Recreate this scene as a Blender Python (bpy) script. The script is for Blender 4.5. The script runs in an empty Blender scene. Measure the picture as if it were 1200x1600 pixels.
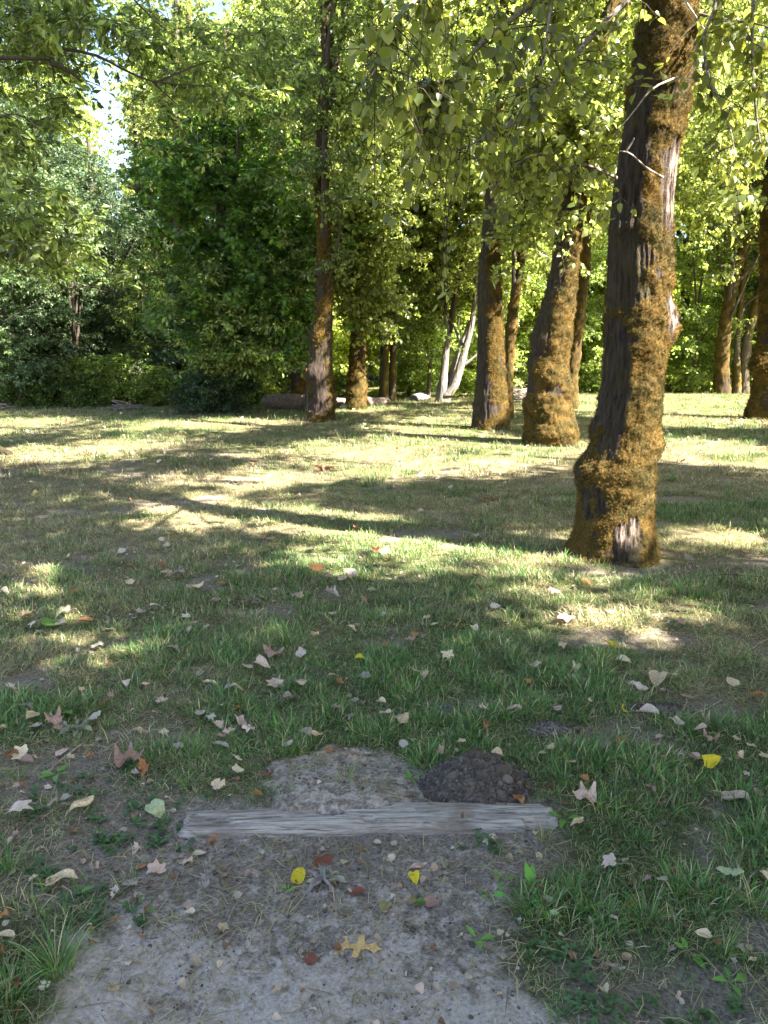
import bpy, math, random
import numpy as np
from mathutils import Vector, Matrix, Euler

# ------------------------------------------------------------------ camera, sky, sun, exposure
scene = bpy.context.scene
PITCH = math.radians(12.0)
CAM = np.array([0.0, 0.0, 1.6])
cam_data = bpy.data.cameras.new('camera')
cam = bpy.data.objects.new('camera', cam_data)
scene.collection.objects.link(cam)
cam.location = CAM
cam.rotation_euler = (math.radians(90) - PITCH, 0, 0)
cam_data.sensor_fit = 'VERTICAL'
cam_data.sensor_height = 36.0
cam_data.lens = 27.0
cam_data.clip_start = 0.05
cam_data.clip_end = 2000
scene.camera = cam

SUN_EL, SUN_ROT = math.radians(43), math.radians(115)
SUN = np.array([math.sin(SUN_ROT) * math.cos(SUN_EL), math.cos(SUN_ROT) * math.cos(SUN_EL), math.sin(SUN_EL)])
world = bpy.data.worlds.new('World')
scene.world = world
world.use_nodes = True
wn = world.node_tree
bg = wn.nodes['Background']
sky = wn.nodes.new('ShaderNodeTexSky')
sky.sky_type = 'NISHITA'
sky.sun_disc = False
sky.sun_elevation = SUN_EL
sky.sun_rotation = SUN_ROT
sky.dust_density = 1.6
sky.ozone_density = 0.8
wn.links.new(sky.outputs[0], bg.inputs[0])
bg.inputs[1].default_value = 0.055
sl = bpy.data.lights.new('sun', 'SUN')
sl.energy = 5.0
sl.angle = math.radians(0.5)
sl.color = (1.0, 0.93, 0.82)
sun = bpy.data.objects.new('sun', sl)
scene.collection.objects.link(sun)
sun.rotation_euler = Vector(-SUN).to_track_quat('-Z', 'Y').to_euler()
sun.location = (20, -10, 25)
scene.view_settings.view_transform = 'Standard'
scene.view_settings.look = 'None'
scene.view_settings.gamma = 1.0
scene.view_settings.use_curve_mapping = False
scene.view_settings.exposure = 3.42
cy = scene.cycles
cy.max_bounces = 7
cy.diffuse_bounces = 4
cy.glossy_bounces = 2
cy.transmission_bounces = 5
cy.transparent_max_bounces = 4
cy.caustics_reflective = False
cy.caustics_refractive = False

rng = np.random.default_rng(7)
random.seed(7)

# ------------------------------------------------------------------ picture measurements -> world places
FWD = np.array([0, math.cos(PITCH), -math.sin(PITCH)])
UP = np.array([0, math.sin(PITCH), math.cos(PITCH)])

def ray(px, py):
    d = FWD + UP * (800 - py) / 1200.0
    return np.array([(px - 600) / 1200.0, d[1], d[2]])

def P(px, py, Y):                      # the point seen at px, py that stands Y metres away
    d = ray(px, py)
    return CAM + d * (Y / d[1])

def G(px, py, z=0.0):                  # the ground point seen at px, py
    d = ray(px, py)
    return CAM + d * ((z - CAM[2]) / d[2])

# ------------------------------------------------------------------ noise
def _h(ix, iy, iz, seed):
    n = (ix.astype(np.int64) * 374761393 + iy.astype(np.int64) * 668265263 + iz.astype(np.int64) * 2147483647 + seed * 1274126177) & 0xffffffff
    n = ((n ^ (n >> 13)) * 1274126177) & 0xffffffff
    n = ((n ^ (n >> 16)) * 2246822519) & 0xffffffff
    return ((n ^ (n >> 15)) & 0xffff) / 65535.0

def vnoise(x, y, z=None, seed=0):
    x = np.asarray(x, float); y = np.asarray(y, float)
    z = np.zeros_like(x) if z is None else np.asarray(z, float)
    ix, iy, iz = np.floor(x), np.floor(y), np.floor(z)
    fx, fy, fz = x - ix, y - iy, z - iz
    fx, fy, fz = [f * f * (3 - 2 * f) for f in (fx, fy, fz)]
    r = 0
    for dx in (0, 1):
        for dy in (0, 1):
            for dz in (0, 1):
                w = (fx if dx else 1 - fx) * (fy if dy else 1 - fy) * (fz if dz else 1 - fz)
                r = r + w * _h(ix + dx, iy + dy, iz + dz, seed)
    return r

def fbm(x, y, z=None, seed=0, oct=4):
    r, a, t, f = 0, 1.0, 0, 1.0
    for o in range(oct):
        r = r + a * vnoise(np.asarray(x) * f, np.asarray(y) * f, None if z is None else np.asarray(z) * f, seed + o * 17)
        t += a; a *= 0.5; f *= 2.03
    return r / t

def sstep(a, b, x):
    t = np.clip((x - a) / (b - a), 0, 1)
    return t * t * (3 - 2 * t)

# ------------------------------------------------------------------ object helpers
COL = scene.collection

def make_mesh(name, verts, faces, mat=None, smooth=False, attrs=None, uvs=None):
    me = bpy.data.meshes.new(name)
    verts = np.asarray(verts, dtype=np.float32)
    if isinstance(faces, np.ndarray):
        k = faces.shape[1]
        me.vertices.add(len(verts)); me.vertices.foreach_set('co', verts.ravel())
        me.loops.add(faces.size); me.loops.foreach_set('vertex_index', faces.astype(np.int32).ravel())
        me.polygons.add(len(faces)); me.polygons.foreach_set('loop_start', np.arange(0, faces.size, k, dtype=np.int32))
        me.update(calc_edges=True)
    else:
        me.from_pydata(verts.tolist(), [], faces)
    if smooth:
        me.polygons.foreach_set('use_smooth', np.ones(len(me.polygons), dtype=bool))
    for k, v in (attrs or {}).items():
        v = np.asarray(v, dtype=np.float32)
        if v.ndim == 1:
            a = me.attributes.new(k, 'FLOAT', 'POINT'); a.data.foreach_set('value', v)
        else:
            a = me.attributes.new(k, 'FLOAT_COLOR', 'POINT'); a.data.foreach_set('color', v.ravel())
    if mat:
        me.materials.append(mat)
    me.update()
    return me

def link(name, data, parent=None, loc=None, label=None, cat=None, group=None, kind=None):
    o = bpy.data.objects.new(name, data)
    COL.objects.link(o)
    if parent: o.parent = parent
    if loc is not None: o.location = [float(v) for v in loc]
    if label: o['label'] = label
    if cat: o['category'] = cat
    if group: o['group'] = group
    if kind: o['kind'] = kind
    return o

def thing(name, label, cat, loc, group=None):
    return link(name, None, None, loc, label, cat, group)

class MB:
    def __init__(s): s.v = []; s.f = []; s.c = []
    def add(s, v, f, c=None):
        b = sum(len(x) for x in s.v)
        v = np.asarray(v, float)
        s.v.append(v); s.f += [tuple(i + b for i in q) for q in f]
        s.c.append(np.tile(np.array(c if c is not None else (1, 1, 1, 1.0)), (len(v), 1)))
    def mesh(s, name, mat, smooth=False, off=None):
        v = np.concatenate(s.v) if s.v else np.zeros((0, 3))
        if off is not None: v = v - np.array(off)
        return make_mesh(name, v, s.f, mat, smooth, {'col': np.concatenate(s.c)})

def tube(mb, pts, rad, sides=6, col=None, rough=0.0):
    pts = np.asarray(pts, float); rad = np.broadcast_to(np.asarray(rad, float), (len(pts),))
    t = np.gradient(pts, axis=0); t /= np.linalg.norm(t, axis=1)[:, None] + 1e-9
    up = np.array([0, 0, 1.0]) if abs(t[0][2]) < 0.9 else np.array([1.0, 0, 0])
    V = []
    u = np.cross(t[0], up); u /= np.linalg.norm(u)
    for p, d, r in zip(pts, t, rad):
        u = u - d * np.dot(u, d); u /= np.linalg.norm(u) + 1e-9
        w = np.cross(d, u)
        for k in range(sides):
            a = 2 * math.pi * k / sides
            V.append(p + r * (1 + rough * (random.random() - .5)) * (math.cos(a) * u + math.sin(a) * w))
    F = []
    n = len(pts)
    for i in range(n - 1):
        for k in range(sides):
            a, b = i * sides + k, i * sides + (k + 1) % sides
            F.append((a, b, b + sides, a + sides))
    F.append(tuple(range(sides))[::-1]); F.append(tuple((n - 1) * sides + k for k in range(sides)))
    mb.add(V, F, col)

def smooth_line(ctrl, n):
    ctrl = np.asarray(ctrl, float)
    s = np.linspace(0, len(ctrl) - 1, n)
    out = []
    for q in s:
        i = min(int(q), len(ctrl) - 2); f = q - i
        p0, p1, p2, p3 = ctrl[max(i - 1, 0)], ctrl[i], ctrl[i + 1], ctrl[min(i + 2, len(ctrl) - 1)]
        out.append(0.5 * (2 * p1 + (p2 - p0) * f + (2 * p0 - 5 * p1 + 4 * p2 - p3) * f * f + (3 * p1 - p0 - 3 * p2 + p3) * f ** 3))
    return np.array(out)

# ------------------------------------------------------------------ materials
def new_mat(name):
    m = bpy.data.materials.new(name); m.use_nodes = True
    nt = m.node_tree; nt.nodes.clear()
    return m, nt

def N(nt, typ, **kw):
    n = nt.nodes.new(typ)
    for k, v in kw.items():
        if k == 'ins':
            for a, b in v.items(): n.inputs[a].default_value = b
        else: setattr(n, k, v)
    return n

def ramp(nt, fac, stops, interp='LINEAR'):
    r = nt.nodes.new('ShaderNodeValToRGB'); r.color_ramp.interpolation = interp
    e = r.color_ramp.elements
    while len(e) < len(stops): e.new(0.5)
    for i, (p, c) in enumerate(stops):
        e[i].position = p; e[i].color = (c[0], c[1], c[2], 1) if not isinstance(c, (int, float)) else (c, c, c, 1)
    nt.links.new(fac, r.inputs[0])
    return r.outputs[0]

def mixc(nt, fac, a, b, mode='MIX'):
    m = nt.nodes.new('ShaderNodeMix'); m.data_type = 'RGBA'; m.blend_type = mode
    for sock, v in ((m.inputs[0], fac), (m.inputs[6], a), (m.inputs[7], b)):
        if isinstance(v, bpy.types.NodeSocket): nt.links.new(v, sock)
        elif isinstance(v, (int, float)): sock.default_value = v
        else: sock.default_value = (v[0], v[1], v[2], 1)
    return m.outputs[2]

def math_n(nt, op, a, b=None):
    m = nt.nodes.new('ShaderNodeMath'); m.operation = op
    for i, v in enumerate((a, b)):
        if v is None: continue
        if isinstance(v, bpy.types.NodeSocket): nt.links.new(v, m.inputs[i])
        else: m.inputs[i].default_value = v
    return m.outputs[0]

def noise_n(nt, scale, detail=3, rough=.55, vec=None, dist=0.0):
    n = nt.nodes.new('ShaderNodeTexNoise')
    n.inputs['Scale'].default_value = scale; n.inputs['Detail'].default_value = detail
    n.inputs['Roughness'].default_value = rough; n.inputs['Distortion'].default_value = dist
    if vec is not None: nt.links.new(vec, n.inputs['Vector'])
    return n.outputs['Fac']

def objvec(nt, scale=(1, 1, 1)):
    g = nt.nodes.new('ShaderNodeTexCoord'); mp = nt.nodes.new('ShaderNodeMapping')
    mp.inputs['Scale'].default_value = scale
    nt.links.new(g.outputs['Object'], mp.inputs[0])
    return mp.outputs[0]

def principled(nt, color, rough=.8, spec=.3, bump=None, bstr=.5, bdist=.01, transl=None, tfac=.3):
    out = nt.nodes.new('ShaderNodeOutputMaterial')
    p = nt.nodes.new('ShaderNodeBsdfPrincipled')
    if isinstance(color, bpy.types.NodeSocket): nt.links.new(color, p.inputs['Base Color'])
    else: p.inputs['Base Color'].default_value = (*color, 1)
    if isinstance(rough, bpy.types.NodeSocket): nt.links.new(rough, p.inputs['Roughness'])
    else: p.inputs['Roughness'].default_value = rough
    p.inputs['Specular IOR Level'].default_value = spec
    if bump is not None:
        b = nt.nodes.new('ShaderNodeBump'); b.inputs['Strength'].default_value = bstr; b.inputs['Distance'].default_value = bdist
        nt.links.new(bump, b.inputs['Height']); nt.links.new(b.outputs[0], p.inputs['Normal'])
    if transl is not None:
        t = nt.nodes.new('ShaderNodeBsdfTranslucent'); nt.links.new(transl, t.inputs[0])
        mx = nt.nodes.new('ShaderNodeMixShader'); mx.inputs[0].default_value = tfac
        nt.links.new(p.outputs[0], mx.inputs[1]); nt.links.new(t.outputs[0], mx.inputs[2])
        nt.links.new(mx.outputs[0], out.inputs[0])
    else:
        nt.links.new(p.outputs[0], out.inputs[0])

def attr(nt, name, typ='GEOMETRY', fac=False):
    a = nt.nodes.new('ShaderNodeAttribute'); a.attribute_name = name; a.attribute_type = typ
    return a.outputs['Fac'] if fac else a.outputs['Color']

def leaf_material(name, base, yellow, trans, rough=.45, spec=.4, tfac=.4, instancer=True):
    """living leaves: per-leaf tone in 'col', per-spray tone in 'tint' and 'hue'"""
    m, nt = new_mat(name)
    c = attr(nt, 'col')
    sep = nt.nodes.new('ShaderNodeSeparateColor'); nt.links.new(c, sep.inputs[0])
    if instancer:
        hue = attr(nt, 'hue', 'INSTANCER', True); tint = attr(nt, 'tint', 'INSTANCER', True)
        h = math_n(nt, 'ADD', hue, math_n(nt, 'MULTIPLY', sep.outputs[1], .35))
        k = math_n(nt, 'MULTIPLY', tint, sep.outputs[0])
    else:
        oi = nt.nodes.new('ShaderNodeObjectInfo')
        h = math_n(nt, 'ADD', math_n(nt, 'MULTIPLY', oi.outputs['Random'], .5), math_n(nt, 'MULTIPLY', sep.outputs[1], .4))
        k = sep.outputs[0]
    col = mixc(nt, h, base, yellow)
    kk = nt.nodes.new('ShaderNodeCombineColor')
    for i in range(3): nt.links.new(k, kk.inputs[i])
    col = mixc(nt, 1.0, col, kk.outputs[0], 'MULTIPLY')
    tcol = mixc(nt, h, trans, [min(1, v * 1.5) for v in trans])
    tcol = mixc(nt, 1.0, tcol, kk.outputs[0], 'MULTIPLY')
    principled(nt, col, rough, spec, transl=tcol, tfac=tfac)
    return m

M = {}
M['poplar'] = leaf_material('poplar_leaf', (.085, .13, .038), (.22, .215, .065), (.37, .43, .085), tfac=.5, rough=.38, spec=.6)
M['poplar_near'] = leaf_material('poplar_leaf_near', (.07, .115, .03), (.23, .22, .055), (.42, .44, .06), tfac=.5, rough=.38, spec=.55, instancer=False)
M['maple'] = leaf_material('maple_leaf', (.035, .085, .022), (.12, .15, .03), (.18, .34, .035), tfac=.42)
M['ash'] = leaf_material('ash_leaf', (.065, .115, .032), (.18, .2, .055), (.28, .36, .07), tfac=.42, rough=.38, spec=.6)
M['willow'] = leaf_material('willow_leaf', (.042, .080, .045), (.12, .145, .06), (.17, .27, .09), tfac=.4)
M['bush'] = leaf_material('bush_leaf', (.05, .10, .025), (.18, .19, .03), (.20, .30, .035), tfac=.38)

def grass_material():
    m, nt = new_mat('grass_blade')
    c = attr(nt, 'col'); tint = attr(nt, 'tint', 'INSTANCER', True); hue = attr(nt, 'hue', 'INSTANCER', True)
    kk = nt.nodes.new('ShaderNodeCombineColor')
    for i in range(3): nt.links.new(tint, kk.inputs[i])
    col = mixc(nt, hue, c, (.42, .36, .19))
    col = mixc(nt, 1.0, col, kk.outputs[0], 'MULTIPLY')
    t = mixc(nt, .5, col, mixc(nt, 1.0, col, (1.3, 1.5, .6), 'MULTIPLY'))
    principled(nt, col, .45, .35, transl=t, tfac=.3)
    return m
M['grass'] = grass_material()

def trunk_material(name, moss_a, moss_b, bark_a, bark_b, bscale=1.0):
    m, nt = new_mat(name)
    v = objvec(nt); vs = objvec(nt, (1, 1, .16))
    ms = attr(nt, 'moss', 'GEOMETRY', True)
    n1 = noise_n(nt, 5, 4, .6, v); n2 = noise_n(nt, 60, 3, .6, v); nb = noise_n(nt, 38, 5, .65, vs); n3 = noise_n(nt, 150, 2, .6, v)
    moss = mixc(nt, ramp(nt, n1, [(.38, 0), (.62, 1)]), moss_a, moss_b)
    moss = mixc(nt, ramp(nt, n2, [(.35, 0), (.7, 1)]), mixc(nt, 1.0, moss, (.45, .42, .4), 'MULTIPLY'), moss)
    bark = mixc(nt, ramp(nt, nb, [(.36, 0), (.6, 1)]), bark_a, bark_b)
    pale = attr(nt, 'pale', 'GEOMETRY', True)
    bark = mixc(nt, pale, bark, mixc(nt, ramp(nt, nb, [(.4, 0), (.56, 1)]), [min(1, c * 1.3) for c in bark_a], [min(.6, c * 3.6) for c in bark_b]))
    bark = mixc(nt, ramp(nt, noise_n(nt, 2.5, 3, .6, v), [(.45, 0), (.7, .6)]), bark, moss_b)
    edge = math_n(nt, 'ADD', ms, math_n(nt, 'MULTIPLY', math_n(nt, 'SUBTRACT', n2, .5), .7))
    f = ramp(nt, edge, [(.38, 0), (.52, 1)])
    col = mixc(nt, f, bark, moss)
    h = math_n(nt, 'ADD', math_n(nt, 'MULTIPLY', nb, .8), math_n(nt, 'MULTIPLY', math_n(nt, 'ADD', n2, n3), .55))
    principled(nt, col, .9, .12, bump=h, bstr=.9, bdist=.02 * bscale)
    return m
M['mossy'] = trunk_material('mossy_bark', (.155, .098, .028), (.055, .047, .015), (.018, .013, .010), (.065, .048, .040))
M['bark_dark'] = trunk_material('dark_bark', (.16, .11, .03), (.10, .09, .03), (.05, .04, .032), (.13, .105, .09))
M['bark_white'] = trunk_material('pale_bark', (.34, .22, .06), (.3, .25, .16), (.09, .078, .072), (.22, .20, .19))

def simple(name, a, b, scale=20, vec=(1, 1, 1), rough=.9, bstr=.5, bdist=.01, spec=.15):
    m, nt = new_mat(name)
    v = objvec(nt, vec)
    n = noise_n(nt, scale, 5, .6, v)
    principled(nt, mixc(nt, ramp(nt, n, [(.35, 0), (.65, 1)]), a, b), rough, spec, bump=n, bstr=bstr, bdist=bdist)
    return m
M['twig'] = simple('twig_bark', (.10, .075, .06), (.28, .24, .2), 60)
M['twig_dark'] = simple('dark_twig_bark', (.035, .028, .022), (.09, .07, .055), 60)
M['deadwood'] = simple('dead_branch_wood', (.22, .17, .14), (.45, .38, .33), 40)
M['stone'] = simple('pale_stone', (.17, .155, .15), (.30, .28, .27), 14)
M['soil'] = simple('crumbled_soil', (.07, .056, .048), (.30, .25, .22), 160, bstr=1, bdist=.006)
M['stem'] = simple('green_stem', (.08, .14, .04), (.14, .2, .06), 30)
M['seed'] = simple('dry_seed_stalk', (.12, .06, .035), (.25, .14, .09), 90)

def litter_material():
    m, nt = new_mat('dry_leaf')
    oi = nt.nodes.new('ShaderNodeObjectInfo')
    v = objvec(nt)
    n = noise_n(nt, 28, 4, .65, v); n2 = noise_n(nt, 7, 3, .6, v)
    c = mixc(nt, ramp(nt, n, [(.36, 1), (.56, 0)]), oi.outputs['Color'], (.62, .5, .42), 'MULTIPLY')
    c = mixc(nt, ramp(nt, n2, [(.52, 0), (.66, .3)]), c, (.17, .09, .05))
    sx = nt.nodes.new('ShaderNodeSeparateXYZ'); nt.links.new(v, sx.inputs[0])
    ay = math_n(nt, 'ABSOLUTE', sx.outputs[1])
    rib = ramp(nt, ay, [(.0, .55), (.022, 0)])
    wv = math_n(nt, 'SINE', math_n(nt, 'SUBTRACT', math_n(nt, 'MULTIPLY', ay, 46), math_n(nt, 'MULTIPLY', sx.outputs[0], 46)))
    vein = ramp(nt, wv, [(.90, 0), (.99, .4)])
    c = mixc(nt, math_n(nt, 'MAXIMUM', rib, vein), c, mixc(nt, 1.0, oi.outputs['Color'], (.68, .62, .5), 'MULTIPLY'))
    k = attr(nt, 'col')
    c = mixc(nt, 1.0, c, k, 'MULTIPLY')
    principled(nt, c, .6, .3, bump=n, bstr=.5, bdist=.004, transl=c, tfac=.25)
    return m
M['litter'] = litter_material()

def litter_stuff_material():
    m, nt = new_mat('small_dry_litter')
    t = attr(nt, 'tint', 'INSTANCER', True); hu = attr(nt, 'hue', 'INSTANCER', True)
    c = ramp(nt, hu, [(0, (.40, .33, .25)), (.3, (.55, .44, .36)), (.55, (.32, .19, .10)), (.75, (.20, .09, .05)), (.9, (.45, .40, .33)), (1, (.5, .38, .08))])
    kk = nt.nodes.new('ShaderNodeCombineColor')
    for i in range(3): nt.links.new(t, kk.inputs[i])
    c = mixc(nt, 1.0, c, kk.outputs[0], 'MULTIPLY')
    c = mixc(nt, 1.0, c, attr(nt, 'col'), 'MULTIPLY')
    principled(nt, c, .65, .25, transl=c, tfac=.2)
    return m
M['litter_stuff'] = litter_stuff_material()

def ground_material():
    m, nt = new_mat('lawn_soil_and_path')
    v = objvec(nt)
    bare = attr(nt, 'bare', 'GEOMETRY', True); dry = attr(nt, 'dry', 'GEOMETRY', True); path = attr(nt, 'path', 'GEOMETRY', True)
    nf = noise_n(nt, 90, 4, .7, v); nm = noise_n(nt, 22, 5, .7, v, .3); nl = noise_n(nt, 5, 4, .6, v)
    lo = noise_n(nt, 1.1, 4, .6, v)
    thatch = mixc(nt, ramp(nt, nf, [(.35, 0), (.65, 1)]), (.05, .042, .026), (.22, .18, .11))
    green = mixc(nt, ramp(nt, nf, [(.35, 0), (.65, 1)]), (.03, .038, .016), (.10, .11, .042))
    lawn = mixc(nt, dry, green, thatch)  # both base colours darkened to deepen the shade between grass blades
    soil = mixc(nt, ramp(nt, nf, [(.35, 0), (.62, 1)]), (.085, .068, .056), (.25, .205, .175))
    crust = mixc(nt, ramp(nt, nf, [(.3, 0), (.6, 1)]), (.24, .198, .17), (.43, .375, .335))
    cm = math_n(nt, 'ADD', math_n(nt, 'MULTIPLY', nm, .8), math_n(nt, 'MULTIPLY', nl, .2))
    cf = ramp(nt, math_n(nt, 'ADD', cm, math_n(nt, 'MULTIPLY', math_n(nt, 'SUBTRACT', path, .5), .22)), [(.45, 0), (.57, 1)])
    dirt = mixc(nt, cf, soil, crust)
    col = mixc(nt, bare, lawn, dirt)
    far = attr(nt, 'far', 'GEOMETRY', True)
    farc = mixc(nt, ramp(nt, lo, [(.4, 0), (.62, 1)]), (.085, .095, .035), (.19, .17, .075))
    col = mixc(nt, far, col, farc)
    vo = nt.nodes.new('ShaderNodeTexVoronoi'); vo.feature = 'DISTANCE_TO_EDGE'; vo.inputs['Scale'].default_value = 9
    nt.links.new(v, vo.inputs['Vector'])
    cr = ramp(nt, vo.outputs['Distance'], [(.0, 0), (.02, 1)])
    h = math_n(nt, 'ADD', math_n(nt, 'MULTIPLY', nf, .5), math_n(nt, 'ADD', math_n(nt, 'MULTIPLY', nm, .9), math_n(nt, 'MULTIPLY', cr, .06)))
    principled(nt, col, .95, .1, bump=h, bstr=.9, bdist=.012)
    return m
M['ground'] = ground_material()

def timber_material():
    m, nt = new_mat('weathered_timber')
    v = objvec(nt, (1, 14, 14)); v2 = objvec(nt)
    g = noise_n(nt, 6, 6, .7, v, .2); g2 = noise_n(nt, 22, 4, .6, objvec(nt, (.5, 9, 9))); b = noise_n(nt, 5, 4, .6, v2)
    c = mixc(nt, ramp(nt, g, [(.36, 0), (.52, .7), (.66, 1)]), (.17, .14, .118), (.46, .415, .375))
    c = mixc(nt, ramp(nt, g2, [(.55, 0), (.7, .5)]), c, (.12, .10, .09))
    ck = noise_n(nt, 9, 3, .5, objvec(nt, (.45, 26, 26)))
    c = mixc(nt, ramp(nt, ck, [(.60, 0), (.66, .85)]), c, (.04, .033, .028))
    c = mixc(nt, ramp(nt, b, [(.5, 0), (.68, .75)]), c, (.19, .15, .12))
    principled(nt, c, .85, .15, bump=math_n(nt, 'ADD', g, math_n(nt, 'MULTIPLY', g2, .6)), bstr=.9, bdist=.008)
    return m
M['timber'] = timber_material()
M['log'] = simple('old_log_bark', (.14, .09, .075), (.40, .31, .27), 9, (1, 5, 5), bstr=1, bdist=.04)

# ------------------------------------------------------------------ geometry-node scatter (uncountable growth only)
def scatter(name, pts, rot, scl, idx, tint, hue, protos, parent=None, off=None, kind='stuff', **kw):
    pts = np.asarray(pts, float)
    if off is not None: pts = pts - np.array(off)
    me = bpy.data.meshes.new(name + '_points')
    me.vertices.add(len(pts)); me.vertices.foreach_set('co', pts.astype(np.float32).ravel())
    def fa(n, t, key, v):
        a = me.attributes.new(n, t, 'POINT'); a.data.foreach_set(key, v)
    fa('rot', 'FLOAT_VECTOR', 'vector', np.asarray(rot, np.float32).ravel())
    fa('scl', 'FLOAT', 'value', np.asarray(scl, np.float32))
    fa('pick', 'INT', 'value', np.asarray(idx, np.int32))
    fa('tint', 'FLOAT', 'value', np.asarray(tint, np.float32))
    fa('hue', 'FLOAT', 'value', np.asarray(hue, np.float32))
    o = link(name, me, parent, kind=kind, **kw)
    ng = bpy.data.node_groups.new('spread_' + name, 'GeometryNodeTree')
    ng.interface.new_socket('Geometry', in_out='INPUT', socket_type='NodeSocketGeometry')
    ng.interface.new_socket('Geometry', in_out='OUTPUT', socket_type='NodeSocketGeometry')
    gi = ng.nodes.new('NodeGroupInput'); go = ng.nodes.new('NodeGroupOutput')
    ci = ng.nodes.new('GeometryNodeCollectionInfo'); ci.inputs['Collection'].default_value = protos
    ci.inputs['Separate Children'].default_value = True; ci.inputs['Reset Children'].default_value = True
    ip = ng.nodes.new('GeometryNodeInstanceOnPoints'); ip.inputs['Pick Instance'].default_value = True
    def na(n, t):
        a = ng.nodes.new('GeometryNodeInputNamedAttribute'); a.data_type = t; a.inputs[0].default_value = n
        return next(s for s in a.outputs if s.enabled and s.name == 'Attribute')
    er = ng.nodes.new('FunctionNodeEulerToRotation')
    L = ng.links.new
    L(gi.outputs[0], ip.inputs['Points']); L(ci.outputs[0], ip.inputs['Instance'])
    L(na('rot', 'FLOAT_VECTOR'), er.inputs[0]); L(er.outputs[0], ip.inputs['Rotation'])
    L(na('scl', 'FLOAT'), ip.inputs['Scale']); L(na('pick', 'INT'), ip.inputs['Instance Index'])
    L(ip.outputs[0], go.inputs[0])
    md = o.modifiers.new('spread', 'NODES'); md.node_group = ng
    return o

def proto_collection(name, meshes):
    c = bpy.data.collections.new(name)
    for i, me in enumerate(meshes):
        o = bpy.data.objects.new('%s_%02d' % (name, i), me); c.objects.link(o)
    return c

# ------------------------------------------------------------------ leaf shapes
def blade_leaf(L, W, fold=.25, curve=.2, heart=.25, n=5):
    """ovate or heart leaf lying in xy, stalk at origin, tip at +x; returns verts, faces"""
    xs = np.linspace(0, 1, n)
    prof = np.sin(np.pi * np.clip(xs, 0, 1) ** (0.62 if heart > 0 else 1.0)) ** .8
    V = []; F = []
    for i, x in enumerate(xs):
        z = -curve * L * x * x
        w = max(prof[i], .0) * W / 2
        if i == 0: w = W * .10
        dx = -heart * L * .25 if i == 1 else 0
        V += [(x * L, 0, z), (x * L + dx, w, z + fold * w), (x * L + dx, -w, z + fold * w)]
    for i in range(n - 1):
        a = i * 3; b = a + 3
        F += [(a, b, b + 1, a + 1), (a, a + 2, b + 2, b)]
    return np.array(V), F

def xform(v, R, t, s=1.0): return (np.asarray(v) * s) @ np.array(R).T + np.asarray(t)

def eul(x, y, z): return np.array(Euler((x, y, z)).to_matrix())

def rand_dir_mat(droop=.6, spread=1.0):
    yaw = random.uniform(0, 2 * math.pi)
    return eul(random.gauss(0, .6) * spread, 0, 0), yaw

def spray_mesh(name, mat, size, nleaf, L, W, heart, twigs=True, droop=.5, palm=False, n=3):
    """a short forked twig carrying its leaves"""
    mb = MB()
    ends = []
    main = smooth_line([(0, 0, 0), (size * .5, 0, .05 * size), (size, 0, -.08 * size)], 5)
    lines = [main]
    for k in range(3):
        f = random.uniform(.2, .8); st = main[int(f * 4)]
        a = random.choice((-1, 1)) * random.uniform(.5, 1.1); l = size * random.uniform(.35, .6)
        e = st + l * np.array([math.cos(a), math.sin(a), random.uniform(-.3, .25)])
        lines.append(smooth_line([st, (st + e) / 2 + [0, 0, .03], e], 3))
    if twigs:
        for l in lines: tube(mb, l, np.linspace(.006, .0025, len(l)) * (size / .5), 3, (.5, 0, 0, 1))
    for k in range(nleaf):
        l = random.choice(lines); q = random.uniform(.15, 1)
        i = min(int(q * (len(l) - 1)), len(l) - 2); f = q * (len(l) - 1) - i
        p = l[i] * (1 - f) + l[i + 1] * f
        s = random.uniform(.65, 1.2)
        yaw = random.uniform(0, 2 * math.pi)
        R = eul(random.gauss(0, .7), random.uniform(-.15, droop * 2), yaw)
        tone = (random.choice((random.uniform(.3, .8), random.uniform(.7, 1.2), random.uniform(1.1, 1.8))), random.random() ** 2, 0, 1)
        if palm:                                    # five-lobed leaf
            V = [(0, 0, 0)]; F = []
            for j, (ang, rr) in enumerate(((-2.2, .35), (-1.35, .75), (-.95, .38), (-.62, .95), (-.3, .45), (0, 1.0), (.3, .45), (.62, .95), (.95, .38), (1.35, .75), (2.2, .35))):
                V.append((rr * L * math.cos(ang) * .8 + .15 * L, rr * L * math.sin(ang) * .7, -.12 * rr * L * random.random()))
            F = [(0, j, j + 1) for j in range(1, 11)]
            v, fc = np.array(V), F
        elif n <= 2:
            v = np.array([(0, 0, 0), (L * .45, W / 2, .12 * L), (L, 0, -.15 * L), (L * .45, -W / 2, .12 * L)]); fc = [(0, 2, 1), (0, 3, 2)]
        else:
            v, fc = blade_leaf(L, W, .3, .25, heart, n)
        mb.add(xform(v + np.array([.3 * L, 0, 0]), R, p, s), fc, tone)
    return mb.mesh(name, mat)

def wood_and_leaf(me, leafmat): pass

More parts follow.
